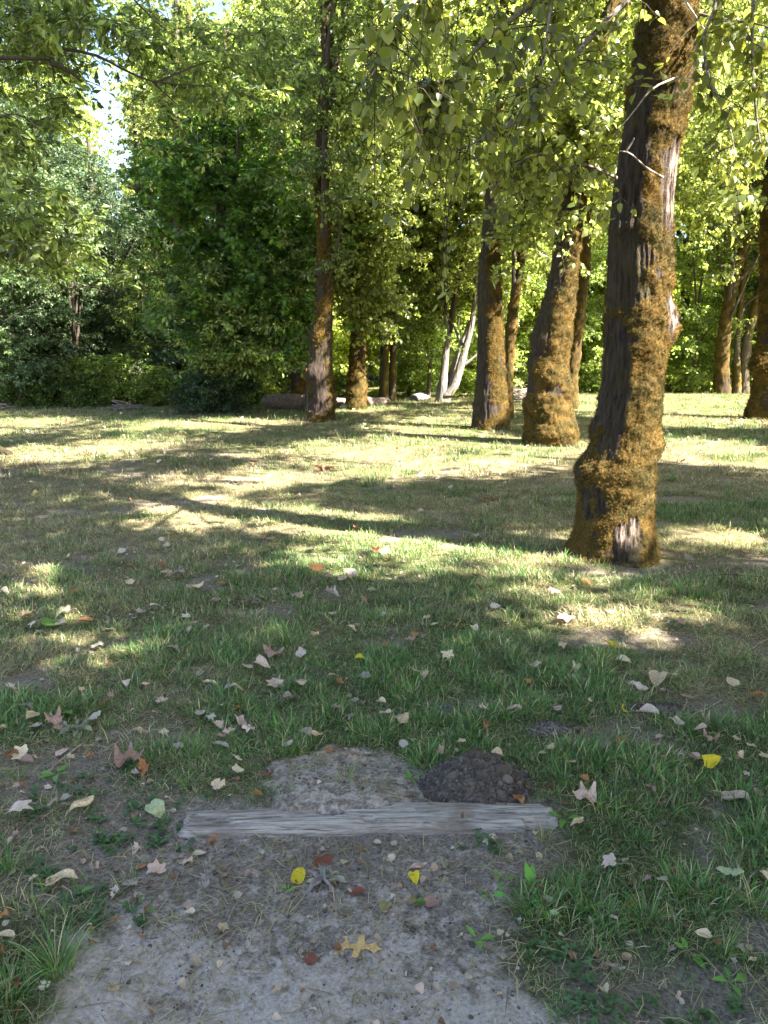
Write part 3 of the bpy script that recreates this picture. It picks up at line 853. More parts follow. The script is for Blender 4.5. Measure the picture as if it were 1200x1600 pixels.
tree('alder_tree', 'pair of slim dark stems sharing a foot, midway to the white-barked tree', rowsE, 41, 40, .08, 'bark_dark',
     [((.3, 24.5, 6.5), (2.2, 2.0, 3.0), 700, 36, .6)], 'far', None, 1.0, .4, moss=.6, mossh=.03, extra=[dict(rows=rowsE2)])
rowsF = rows_px(25, [(480, 462, 478), (565, 456, 475), (600, 455, 475), (622, 453, 476)], [(3, .1, 0, .8), (3, 0, 0, .5)])
tree('alder_tree', 'stocky mossy trunk standing behind the fallen log', rowsF, 43, 50, .08, 'mossy',
     [((-3, 25.5, 6.5), (2.2, 2.0, 3.2), 700, 36, .6)], 'far', None, .9, .3, moss=.5, mossh=.03)
rowsH = rows_px(20.2, [(540, 479, 486), (565, 478, 487), (600, 477, 486), (644, 476, 487)], [(2, .2, 0, .8)])
tree('birch_tree', 'slender pale stem touching the log end, left of the tall dark trunk', rowsH, 47, 30, .06, 'bark_white',
     [((-2, 20.6, 4.5), (.9, .9, .8), 90, 10, .35)], 'ash', None, 1.0, .3, moss=.2, mossh=.01, limbs=2)

# ---- white forked tree
wb = rows_px(24, [(560, 690, 701), (580, 688, 700), (606, 683, 702), (634, 680, 704)])
w1 = wb + [(P(698, 540, 24)[2], P(698, 540, 24)[0], 24, .085), (P(703, 520, 24)[2], P(703, 520, 24)[0], 24, .06), (P(696, 500, 24)[2], P(696, 500, 24)[0], 24, .045), (P(690, 470, 24)[2], P(690, 470, 24)[0], 24, .03)]
w2 = [(.2, P(697, 620, 24)[0], 23.9, .17)] + [(P(x, y, 23.9)[2], P(x, y, 23.9)[0], 23.9, r) for x, y, r in ((708, 606, .16), (720, 570, .13), (728, 540, .10), (736, 514, .08), (742, 470, .06), (744, 420, .04))]
w3 = [(P(x, y, 24.1)[2], P(x, y, 24.1)[0], 24.2, r) for x, y, r in ((700, 600, .10), (708, 575, .09), (716, 553, .08), (724, 530, .06), (735, 500, .04))]
wr, wbase = tree('white_barked_tree', 'pale-barked tree forking low into spreading stems at the back of the lawn', w1, 53, 50, .05, 'bark_white',
     [((2.9, 24.6, 5.6), (2.3, 1.8, 2.4), 620, 34, .55)], 'far', None, 1.1, .45, moss=.25, mossh=.02, extra=[dict(rows=w2, kw=dict(moss=.15, mossh=.01)), dict(rows=w3, kw=dict(moss=.15, mossh=.01))], flare=.2)
for ln in ([(725, 570), (738, 560), (752, 548)], [(722, 540), (712, 515), (700, 495), (690, 483)], [(640, 432), (652, 418), (668, 408)]):
    mb = MB(); pts = [P(x, y, 24) for x, y in ln]
    tube(mb, smooth_line(pts, 8), np.linspace(.06, .015, 8), 6)
    link('branch', mb.mesh('branch', M['bark_white'], True, wbase), wr)

# ---- woodland wall behind the lawn
def wall_tree(px, Y, r, h, label, spray, blobs, tint, hue, mat='bark_dark', name='woodland_tree', seed=0, lean=0.0, limbs=4, group=None):
    b = P(px, 600, Y); x = b[0]
    bl = []
    for (cx, y0, y1, w, n) in blobs:                       # picture extents of a leafy mass -> real ellipsoid
        a, c = P(cx, y0, Y), P(cx, y1, Y)
        sc = abs(P(cx + w / 2, (y0 + y1) / 2, Y)[0] - P(cx, (y0 + y1) / 2, Y)[0])
        bl.append(((a + c) / 2, (sc, sc * .8, abs(a[2] - c[2]) / 2), n, max(8, n // 22), .5 + .012 * Y))
    return tree(name, label, straight(x, Y, h, r, (lean, 0)), 60 + seed, 28, .15, mat, bl, spray, group, tint, hue, filt=False, limbs=limbs, moss=.45, mossh=.03)

WALL = [
 (18, 23, .22, 13, 'leafy tree with grey green foliage at the far left of the woods', 'willow', [(10, 120, 640, 210, 1500)], 1.15, .35),
 (60, 25, .26, 8.5, 'dark trunk wrapped in blue green ivy leaves at the left lawn edge', 'willow', [(75, 330, 650, 190, 1000), (60, -80, 330, 140, 600)], .8, .12),
 (165, 28, .24, 8.5, 'dark upright trunk behind the green thicket at left', 'willow', [(175, 280, 600, 210, 1000), (120, 230, 420, 150, 600)], .85, .2),
 (232, 30, .17, 11, 'tall thin tree right of the sky opening', 'far', [(250, 60, 420, 140, 1000), (260, 400, 620, 200, 900)], .9, .3),
 (286, 25, .17, 13, 'slim dark straight trunk above brown leaf litter left of the maple', 'willow', [(300, 430, 640, 120, 700)], .95, .3),
 (330, 32, .2, 17, 'tall pale green tree rising behind the dark maple', 'far', [(330, -60, 300, 240, 1100)], 1.0, .3),
 (430, 30, .22, 17, 'tall bright tree behind the tall dark trunk', 'far', [(430, -80, 300, 200, 1200), (440, 300, 620, 170, 900)], 1.15, .4),
 (520, 33, .22, 17, 'pale tree seen between the two left mossy trunks', 'far', [(560, -80, 330, 220, 1300), (540, 330, 620, 160, 900)], 1.25, .5),
 (650, 34, .22, 17, 'light green tree behind the pair of slim dark stems', 'far', [(660, -60, 330, 230, 1500), (650, 330, 590, 200, 1000)], 1.35, .55),
 (770, 34, .22, 17, 'yellow green tree behind the orange-sided poplar', 'far', [(780, -60, 330, 240, 1500), (780, 330, 610, 220, 1100)], 1.4, .6),
 (900, 34, .22, 17, 'yellow green tree behind the burled leaning poplar', 'far', [(910, -60, 330, 220, 1400), (900, 330, 610, 220, 1000)], 1.4, .55),
 (1060, 34, .22, 17, 'broad green tree right behind the nearest trunk', 'far', [(1050, -60, 330, 240, 1400), (1060, 330, 620, 220, 1100)], 1.25, .4),
 (1180, 34, .22, 17, 'pale grey green tree behind the right edge tree', 'willow', [(1180, -60, 330, 240, 1400), (1180, 330, 610, 200, 1000)], 1.3, .4),
 (1290, 30, .22, 16, 'leafy tree mostly beyond the right edge of the view', 'far', [(1290, -60, 610, 240, 1500)], 1.2, .4),
 (-90, 24, .22, 14, 'leafy tree mostly beyond the left edge of the view', 'willow', [(-80, -60, 630, 240, 1800)], 1.0, .3),
]
for i, w in enumerate(WALL):
    px, Y, r, h, lab, sp, bl, ti, hu = w
    b = P(px, 600, Y); x = b[0]; BL = []
    for (cx, y0, y1, wd, n) in bl:
        a, c = P(cx, y0, Y), P(cx, y1, Y)
        sc = wd / 2 / 1200 * Y * 1.02
        BL.append(((a + c) / 2, (sc, sc * .8, abs(a[2] - c[2]) / 2), int(n * .85), max(8, n // 20), .34 + .005 * Y))
    tree('woodland_tree', lab, straight(x, Y, h, r, (rng.normal(0, .5), 0)), 60 + i, 30, .15, 'bark_dark', BL, sp, 'trees of the woodland edge', ti * (1.05 if px < 300 else 1.4), hu, filt=False, limbs=5, region=sky_gap if px < 420 else None, moss=.45, mossh=.03)

UNDER = [(670, 26, 60, 360, 590, 260, 'low leafy sapling left of the white-barked tree', 1.4, .5), (600, 26.5, 40, 380, 520, 150, 'leafy sapling above the pair of slim dark stems', 1.4, .5), (780, 26, 40, 420, 600, 160, 'leafy sapling beside the orange-sided poplar', 1.4, .5), (640, 27.5, 80, 330, 600, 300, 'leafy sapling behind the pair of slim dark stems', 1.3, .5), (715, 29, 90, 300, 560, 330, 'leafy sapling right behind the white-barked tree', 1.3, .5), (840, 29, 80, 330, 600, 300, 'leafy sapling above the brush heap', 1.3, .55),
 (950, 28, 90, 330, 600, 330, 'leafy sapling seen between the leaning poplar and the nearest trunk', 1.25, .5), (1085, 29, 90, 330, 590, 360, 'leafy sapling in the gap right of the nearest trunk', 1.25, .45), (1165, 30.5, 70, 300, 560, 260, 'grey green sapling behind the double-stemmed trunk', 1.3, .35),
 (235, 24.5, 70, 400, 600, 220, 'sunlit sapling between the slim dark trunk and the thicket', 1.2, .4), (30, 22, 80, 380, 600, 260, 'pale sapling left of the ivy covered trunk', 1.2, .4), (120, 23, 50, 260, 470, 160, 'pale sapling leaning beside the ivy covered trunk', 1.25, .4)]
for i, (px, Y, w, y0, y1, n, lab, ti, hu) in enumerate(UNDER):  # saplings added as sunlit fill, leaf tint raised to brighten the dark hollows
    x = P(px, 600, Y)[0]; q = P(px, (y0 + y1) / 2, Y); sc = Y / 1200
    tree('sapling', lab, straight(x, Y, q[2] + 1.5, .06, (rng.normal(0, .3), 0)), 140 + i, 16, .2, 'bark_dark', [((x, Y, q[2]), (w * sc * .7, w * sc * .5, (y1 - y0) * sc / 2), n, 18, .26)],
         'willow' if px < 220 or px == 1165 else 'ash', 'added saplings with brightened leaves at the woodland edge', ti * 1.3, hu, filt=False, limbs=4, moss=.4, mossh=.01)

# a deeper row that closes the view between the nearer trees
mass_pts = []
for px in range(-200, 1500, 46):
    Y = 42 + rng.uniform(-4, 5)
    top = 60 if px < 420 else -120
    for (y0, y1, n) in ((top, 330, 150), (330, 640, 260)):
        a, c = P(px, y0, Y), P(px, y1, Y)
        q, w, cc = clump_points((a + c) / 2, (1.6, 1.6, abs(a[2] - c[2]) / 2), n, 14, .9)
        mass_pts.append(q)
mp = np.concatenate(mass_pts); mp = mp[mp[:, 2] > .2]; mp = mp[sky_gap(mp)]
n = len(mp)
scatter('far_woods', mp, np.stack([rng.normal(0, .4, n), rng.normal(.1, .4, n), rng.uniform(0, 6.28, n)], 1), rng.uniform(1.3, 2.1, n), rng.integers(0, 5, n),
        np.clip(rng.normal(1.45, .2, n), .5, 2.0), np.clip(rng.normal(.35, .2, n), 0, 1), SPR['far'], label='mass of distant green woodland closing the view behind the lawn', cat='woods')

# ---- dark spreading maple left of centre
rowsM = straight(P(352, 640, 20)[0], 20.0, 9, .16, (.4, 0))
def mx(px, py, Y, rx, ry, n, nc=30, sig=.4):
    sc = Y / 1200
    return (P(px, py, Y), (rx * sc, rx * sc * .8, ry * sc), n, nc, sig)
tree('maple_tree', 'dark green spreading maple left of the tall trunk with low hanging layers of leaves', rowsM, 71, 40, .1, 'bark_dark',
     [mx(335, 330, 19, 115, 75, 700), mx(370, 450, 19, 110, 60, 620), mx(300, 250, 19.5, 70, 50, 320), mx(440, 330, 19, 60, 90, 380), mx(370, 540, 19.5, 85, 45, 380), mx(440, 480, 18.6, 55, 70, 300), mx(350, 180, 19.5, 70, 50, 260)],
     'maple', None, 1.15, .22, filt=False, dens=.5, region=lambda p: p[:, 2] > 1.0, limbs=9, moss=.4, mossh=.02)
tree('ash_tree', 'slim tree added before the dark maple, its brighter leaf colour standing for sunlit maple leaves', straight(P(372, 640, 19.5)[0], 19.5, 6.5, .05, (.4, -.8)), 72, 20, .12, 'bark_dark',  # added tree: brighter ash leaves paint the sunlit lower foliage of the maple
     [mx(400, 530, 18.3, 60, 50, 170, 16, .25), mx(330, 560, 18.4, 50, 30, 70, 10, .25), mx(440, 440, 18.4, 30, 60, 90, 10, .25), mx(300, 440, 18.4, 60, 30, 60, 10, .25)], 'ash', None, 1.2, .5, filt=False, region=lambda p: p[:, 2] > 1.05, limbs=5, moss=.4, mossh=.01)
# ---- more canopy high in the middle
tree('drooping_tree', 'pale leaved tree drooping right of the tall dark trunk', straight(P(600, 640, 26)[0], 26, 13, .15, (.3, 0)), 73, 30, .15, 'bark_dark',
     [mx(560, 330, 24, 60, 110, 520), mx(620, 440, 25, 80, 90, 620), mx(480, 90, 23, 60, 90, 520), mx(400, 80, 23, 90, 60, 520)], 'ash', None, 1.1, .4, filt=False, limbs=6, moss=.4, mossh=.02)

# ---- overhanging ash at the left, trunk out of view
rowsL = [(-.25, -6.3, 8.2, .3), (0, -6.3, 8.2, .28), (1, -6.2, 8.2, .24), (4, -6.0, 8.3, .2), (8, -5.6, 8.6, .13), (11, -5.3, 8.8, .06)]
lr, lb = tree('ash_tree', 'bright leaved ash leaning in over the lawn from beyond the left edge', rowsL, 79, 40, .12, 'bark_dark',
     [(P(25, 330, 9), (.7, .7, .4), 95, 14, .2), (P(60, 375, 9.5), (.4, .4, .2), 45, 8, .16), (P(20, 70, 10), (.9, .8, .7), 120, 18, .25), (P(90, 20, 10), (1.0, .8, .45), 90, 14, .25), (P(10, 220, 10), (.5, .6, .4), 40, 8, .2),
      (P(260, 50, 11), (1.2, .8, .45), 95, 14, .25), (P(330, 110, 11), (1.0, .7, .35), 70, 12, .22), ((-6.4, 8.5, 7.5), (1.8, 2.0, 2.2), 450, 30, .5)],
     'ash', None, 1.15, .35, limbs=8, moss=.4, mossh=.02)
for ln, r in (([(60, 70, 9.5), (145, 85, 9.7), (200, 112, 9.8), (245, 128, 10), (330, 135, 10.2)], .02), ([(235, 125, 10), (262, 150, 10.1), (280, 167, 10.2)], .012), ([(245, 128, 10), (300, 105, 10.2), (340, 92, 10.4)], .014),
              ([(-40, 205, 8), (20, 178, 8.4), (60, 200, 8.8)], .012), ([(190, -20, 10), (240, 30, 10.2), (275, 60, 10.4)], .012), ([(-30, 90, 9), (60, 92, 9.3), (78, 95, 9.4), (86, 130, 9.5)], .025), ([(78, 97, 9.4), (110, 112, 9.5), (128, 128, 9.6)], .035)):
    mb = MB(); tube(mb, smooth_line([P(*q) for q in ln], 12), np.linspace(r, r * .35, 12), 6)
    link('branch', mb.mesh('branch', M['twig_dark'], True, lb), lr)
mb = MB(); tube(mb, smooth_line([P(100, 262, 25), P(125, 243, 25), P(150, 232, 25), P(170, 226, 25)], 8), np.linspace(.14, .05, 8), 6)

# ---- trees beyond the right edge and behind the viewer: their crowns throw the shade on the foreground
def shade_tree(x, y, h, r, rad, n, label, zc=None, extra_blobs=[]):
    zc = zc or h * .68
    tree('poplar_tree', label, straight(x, y, h, r, (rng.normal(0, .3), rng.normal(0, .3))), int(abs(x * 7 + y * 3)) + 90, 40, .12, 'mossy',
         [((x, y, zc), rad, int(n * 1.7), max(20, n // 16), .5)] + extra_blobs, 'poplar', 'poplars outside the view that shade the lawn', 1.0, .4, limbs=6, smin=.9, smax=1.5, moss=.58, mossh=.03)
shade_tree(6.6, -.6, 10, .25, (3.0, 2.8, 3.0), 1500, 'mossy poplar standing to the right of the viewer', 6.2, [((4.6, 2.3, 7.2), (2.2, 1.8, 1.3), 800, 30, .45), ((6.2, -.8, 5.6), (2.6, 2.2, 1.3), 900, 60, .45)])  # extra unseen crown blobs added to shade the hanging leaves and the path
shade_tree(10.0, 3.7, 11, .27, (3.0, 2.8, 3.3), 1700, 'mossy poplar beyond the right edge near the nearest trunk', 7.2)
shade_tree(5.2, -5.0, 10, .25, (3.0, 3.0, 3.0), 1300, 'mossy poplar standing behind the viewer', 6.2)
shade_tree(12.5, -2.0, 12, .27, (3.0, 3.0, 3.4), 1500, 'mossy poplar farther to the right of the viewer', 7.6)
shade_tree(14, 6.0, 12, .27, (3.2, 3.0, 3.5), 1500, 'mossy poplar beyond the right edge level with the middle lawn', 7.6)
shade_tree(13.5, 12, 12, .27, (3.2, 3.0, 3.5), 1500, 'mossy poplar beyond the right edge near the leaning poplar', 7.6)
shade_tree(19, 4, 13, .27, (3.2, 3.0, 3.8), 1200, 'mossy poplar far beyond the right edge', 8.4)
shade_tree(20, 10, 13, .27, (3.2, 3.0, 3.8), 1200, 'mossy poplar far right of the middle lawn', 8.4)

# ------------------------------------------------------------------ near poplar branch with big heart leaves (parts of the nearest tree)
random.seed(5)
def heart_leaf_mesh(k):
    mb = MB()
    L = .085; W = .075 * random.uniform(.85, 1.1)
    v, f = blade_leaf(L, W, random.uniform(-.1, .35), random.uniform(0, .3), .35, 6)
    v = v + np.array([.045, 0, 0])
    mb.add(v, f, ((.4, .6, .8, .95, 1.1, 1.25, 1.45, .7, 1.0)[k], random.random() ** 1.5, 0, 1))
    tube(mb, [(0, 0, 0), (.025, 0, .004), (.05, 0, 0)], .0011, 3, (.9, .8, 0, 1))
    return mb.mesh('leaf', M['poplar_near'], True)
HEARTS = [heart_leaf_mesh(k) for k in range(9)]
near_lines = [
 [(1040, -120, 5.8), (930, -60, 5.3), (800, 30, 4.9), (745, 75, 4.7), (705, 125, 4.5), (665, 128, 4.4), (625, 148, 4.3)],
 [(705, 125, 4.5), (680, 170, 4.4), (660, 205, 4.35), (648, 245, 4.3)],
 [(1060, -60, 5.8), (960, 20, 5.3), (880, 110, 5.0), (820, 180, 4.8), (760, 215, 4.7), (700, 240, 4.6)],
 [(963, 278, 5.75), (915, 258, 5.4), (880, 262, 5.2), (845, 240, 5.0), (800, 262, 4.9), (770, 300, 4.9)],
 [(1082, 20, 5.9), (1130, 30, 5.5), (1170, 35, 5.2), (1230, 50, 5.0)],
 [(1090, -80, 5.8), (1120, -10, 5.2), (1100, 60, 5.0), (1110, 130, 4.9), (1140, 200, 4.8), (1150, 260, 4.8)],
 [(1000, -140, 5.8), (850, -90, 4.8), (700, -40, 4.2), (640, 10, 4.0), (600, 60, 3.9), (585, 120, 3.9)],
 [(1010, -140, 5.8), (880, -60, 4.4), (860, 20, 4.2), (850, 90, 4.1), (840, 150, 4.1)],
 [(1180, -60, 5.0), (1175, 60, 4.9), (1180, 160, 4.9), (1190, 240, 4.9)],
]
hang = []
for li, ln in enumerate(near_lines):
    pts = smooth_line([P(*q) for q in ln], 26)
    mb = MB(); tube(mb, pts, np.linspace(.022 if li in (0, 2, 6) else .012, .003, 26), 6)
    br = link('branch', mb.mesh('branch', M['twig'], True, bigb), big)
    hang.append((br, pts, li))
allh = []                              # every hanging leaf: branch, place, rotation, mesh
twig_b = {}
for (br, pts, li) in hang:
    mb = MB()
    nt_ = {0: 76, 1: 26, 2: 46, 3: 16, 4: 26, 5: 30, 6: 70, 7: 26, 8: 26}[li]
    for t in range(nt_):
        i = random.randint(3, 25); st = pts[i]
        l = random.uniform(.12, .5) * (1.0 if li in (0, 2, 6, 7) else .7)
        d = np.array([random.gauss(0, .55), random.gauss(0, .55), -abs(random.gauss(.7, .5)) + (.35 if random.random() < .3 else 0)])
        e = st + d * l
        tw = smooth_line([st, (st + e) / 2 + np.array([random.gauss(0, .03), random.gauss(0, .03), .04]), e], 6)
        tube(mb, tw, np.linspace(.0035, .0014, 6), 4)
        for q in range(random.randint(4, 8)):
            j = random.randint(1, 5); p = tw[j] + np.array([random.gauss(0, .008), random.gauss(0, .008), 0])
            R = Euler((random.gauss(0, .7), random.uniform(.3, 1.5), random.uniform(0, 6.28)))
            allh.append((br, p, R, random.choice(HEARTS), random.uniform(.42, .82)))
    link('twigs', mb.mesh('twigs', M['twig_dark'], True), br, kind='stuff').location = -Vector(bigb)
allh.sort(key=lambda h: (not in_view(h[1]), np.linalg.norm(h[1] - CAM) / h[4]))
for (br, p, R, me, s) in allh[:290]:
    o = link('leaf', me, br, p - bigb); o.rotation_euler = R; o.scale = (s, s, s)
mb = MB()
rest_v, rest_f, rest_c, base_i = [], [], [], 0
for (br, p, R, me, s) in allh[290:]:
    v = np.array([tuple(x.co) for x in me.vertices]); c = np.array([tuple(x.color) for x in me.attributes['col'].data])
    mb.v.append(xform(v, np.array(R.to_matrix()), p, s)); mb.c.append(c * [random.uniform(.75, 1.2), 1, 1, 1]); mb.f += [tuple(k + base_i for k in f.vertices) for f in me.polygons]; base_i += len(v)
link('leaves', mb.mesh('leaves', M['poplar_near'], True, bigb), big, kind='stuff')
# small pale twigs sprouting on the nearest trunk
for ln in ([(1036, 277, 5.58), (1010, 262, 5.45), (985, 240, 5.4), (968, 236, 5.4)], [(978, 237, 5.4), (988, 222, 5.38), (991, 216, 5.36)], [(1060, 120, 5.5), (1020, 138, 5.4), (992, 172, 5.35), (958, 214, 5.35)], [(1066, -5, 5.5), (1082, 18, 5.45), (1102, 48, 5.4)]):
    mb = MB(); tube(mb, smooth_line([P(*q) for q in ln], 9), np.linspace(.008, .003, 9), 5)
    link('twig', mb.mesh('twig', M['deadwood'], True, bigb), big)
for q in range(14):
    p = P(random.uniform(985, 1050), random.uniform(105, 160), 5.35)
    o = link('leaf', random.choice(HEARTS), big, p - bigb); o.rotation_euler = (random.gauss(0, .6), random.uniform(-.3, .9), random.uniform(2, 6)); s = random.uniform(.6, .95); o.scale = (s, s, s)

# ------------------------------------------------------------------ undergrowth at the lawn edge
def bush(name, label, px, base_y, Y, wpx, hpx, n, tint, hue, spray='bush', group='shrubs along the woodland edge'):
    x = P(px, base_y, Y)[0]; sc = Y / 1200; w, h = wpx * sc / 2, hpx * sc
    base = np.array([x, Y, 0.0])
    root = thing(name, label, 'shrub', base, group)
    crown(root, base, [((x, Y, h * .5), (w, w * .6, h * .48), n, max(8, n // 14), .22)], spray, tint * 1.35, hue, filt=False, smin=.6, smax=1.1, name='foliage', zmin=.03)
    mb = MB()
    for k in range(7):
        a = random.uniform(0, 6.28); e = np.array([x + math.cos(a) * w * .6, Y + math.sin(a) * w * .4, h * random.uniform(.5, .9)])
        tube(mb, smooth_line([(x + random.gauss(0, .1), Y, -.05), ((x + e[0]) / 2, (Y + e[1]) / 2, e[2] * .6), e], 6), np.linspace(.02, .006, 6), 5)
    link('stems', mb.mesh('stems', M['twig_dark'], True, base), root)
bush('shrub', 'rounded mid green thicket at the left woodland edge', 185, 640, 22.5, 150, 85, 420, 1.0, .35)
bush('shrub', 'low dark shrub under the ivy covered trunk', 90, 645, 22, 130, 60, 260, .7, .1)
bush('shrub', 'low shrub right of the rounded green thicket', 265, 640, 23, 90, 55, 220, .95, .4)
bush('shrub', 'dark glossy shrub beneath the maple by the log', 350, 650, 19.2, 70, 78, 330, .6, .05, 'willow')
bush('shrub', 'bright shrub between the dark glossy one and the log', 392, 640, 22.5, 50, 60, 220, 1.15, .5)
bush('shrub', 'pale yellow green shrub behind the two left trunks', 525, 625, 26, 60, 40, 180, 1.2, .6)
bush('shrub', 'yellow green shrub beside the slim dark stems', 645, 622, 27, 80, 60, 260, 1.2, .6)
bush('shrub', 'dark hollow shrub left of the white-barked tree', 665, 600, 29, 90, 90, 260, .6, .1)
bush('shrub', 'low yellowish shrub right of the white-barked tree', 745, 618, 27, 70, 45, 200, 1.2, .6)
bush('shrub', 'green shrub beyond the brush pile', 930, 618, 29, 90, 70, 300, 1.05, .4)
bush('shrub', 'broad leafy thicket right of the nearest trunk', 1080, 616, 30, 110, 95, 520, 1.15, .4)
bush('shrub', 'low yellow green thicket near the orange-footed trunk', 1050, 614, 29, 90, 45, 260, 1.25, .6)
bush('shrub', 'shrub behind the right edge tree', 1190, 614, 30, 90, 80, 320, 1.15, .45)
bush('shrub', 'shrub at the far left end of the woodland edge', 10, 640, 23, 110, 80, 300, .95, .3)
bush('shrub', 'sapling shrub between the leaning poplar and the nearest trunk', 985, 612, 31, 90, 110, 300, 1.1, .4)

# ------------------------------------------------------------------ fallen logs, stones, brush
def log_obj(label, a, b, r0, r1, mat='log', seed=0, name='fallen_log', cat='log', group=None):
    a, b = np.array(a, float), np.array(b, float)
    n, s = 40, 26
    L = np.linalg.norm(b - a); t = (b - a) / L
    u = np.cross(t, [0, 0, 1.0]); u /= np.linalg.norm(u); w = np.cross(u, t)
    q = np.linspace(0, 1, n)[:, None]; th = np.linspace(0, 2 * math.pi, s, endpoint=False)[None]
    r = r0 + (r1 - r0) * q
    rr = r * (1 + .22 * (fbm(q * L * 1.5 + 0 * th, np.cos(th) * 2 + seed, np.sin(th) * 2 + 0 * q, seed=seed) - .5) * 2 + .12 * (fbm(q * L * 2 + 0 * th, np.cos(th) * 7, np.sin(th) * 7 + 0 * q, seed=seed + 4) - .5) * 2)
    V = (a[None, None] + t * (q[..., None] * L)) + rr[..., None] * (np.cos(th)[..., None] * u + np.sin(th)[..., None] * w)
    V = V.reshape(-1, 3)
    i0 = (np.arange(n - 1)[:, None] * s + np.arange(s)[None]).ravel(); j = (np.arange(n - 1)[:, None] * s + (np.arange(s)[None] + 1) % s).ravel()
    F = [tuple(x) for x in np.stack([i0, j, j + s, i0 + s], 1)] + [tuple(range(s))[::-1], tuple((n - 1) * s + k for k in range(s))]
    c = (a + b) / 2; c[2] = 0
    R = np.stack([t, -u, w], 1) if False else None
    return link(name, make_mesh(name, V - c, F, M[mat], True), None, c, label, cat, group)
g1, g2 = G(401, 645), G(482, 646)
log_obj('long weathered grey brown log lying beside the tall dark trunk', (g1[0], 21.2, .20), (g2[0] + .15, 20.4, .20), .19, .23, seed=2)
log_obj('short chunk of pinkish log between the two left mossy trunks', (P(522, 638, 21.6)[0], 21.6, .13), (P(541, 638, 21.4)[0], 21.4, .13), .15, .13, seed=5)
log_obj('low reddish log segment leading to the slim dark stems', (P(574, 636, 22.2)[0], 22.0, .12), (P(605, 632, 22.8)[0], 22.8, .10), .13, .10, seed=7)

def rock(label, p, s, seed, mat='stone'):
    n, m = 14, 20
    V = []
    for i in range(n + 1):
        for j in range(m):
            a, b = math.pi * i / n, 2 * math.pi * j / m
            V.append((math.sin(a) * math.cos(b), math.sin(a) * math.sin(b), math.cos(a)))
    V = np.array(V); k = 1 + .5 * (fbm(V[:, 0] * 1.6 + seed, V[:, 1] * 1.6, V[:, 2] * 1.6, seed=seed) - .5) * 2
    V = V * k[:, None] * np.array(s)
    F = [(i * m + j, i * m + (j + 1) % m, (i + 1) * m + (j + 1) % m, (i + 1) * m + j) for i in range(n) for j in range(m)]
    return link('stone', make_mesh('stone', V, F, M[mat], True), None, p, label, 'stone')
p = G(656, 624); rock('pale grey stone in the grass left of the white-barked tree', (p[0], p[1], .04), (.32, .22, .14), 3)
p = G(525, 640); rock('pale stone by the foot of the tall dark trunk', (p[0] + .25, p[1], .05), (.16, .13, .12), 8)

def brush_pile(label, c, w, h, n, mat='deadwood'):
    root = thing('brush_pile', label, 'brush pile', (c[0], c[1], 0))
    for k in range(n):
        mb = MB()
        a = random.gauss(0, .5); l = w * random.uniform(.5, 1.0)
        x0 = random.uniform(-w * .3, w * .3); z0 = random.uniform(.03, h * .8) * (1 - abs(x0) / w)
        d = np.array([math.cos(a), random.gauss(0, .35), random.gauss(0, .25)])
        p0 = np.array([x0, random.gauss(0, w * .15), z0]) - d * l / 2; p1 = p0 + d * l
        p0[2] = max(p0[2], .02); p1[2] = max(p1[2], .02)
        tube(mb, smooth_line([p0, (p0 + p1) / 2 + np.array([0, 0, random.gauss(0, .04)]), p1], 5), np.linspace(.018, .006, 5), 5)
        link('stick', mb.mesh('stick', M[mat], True), root)
    return root
brush_pile('heap of pinkish grey cut branches between the orange-sided and the leaning poplar', (P(815, 620, 24)[0], 24), 1.5, .55, 60)
brush_pile('tangle of pale dead branches at the left end of the lawn edge', (P(-2, 640, 20.5)[0], 20.5), .7, .22, 18, 'twig')
brush_pile('flat scatter of dead branches at the foot of the green thicket', (P(195, 640, 20.8)[0], 20.8), 1.0, .07, 22, 'twig')
# mossy root at the left edge
log_obj('mossy stump root poking in at the left edge of the lawn', (G(-40, 705)[0], G(0, 705)[1], .10), (G(16, 712)[0], G(16, 712)[1], .02), .17, .05, 'mossy', 11, 'tree_root', 'root')

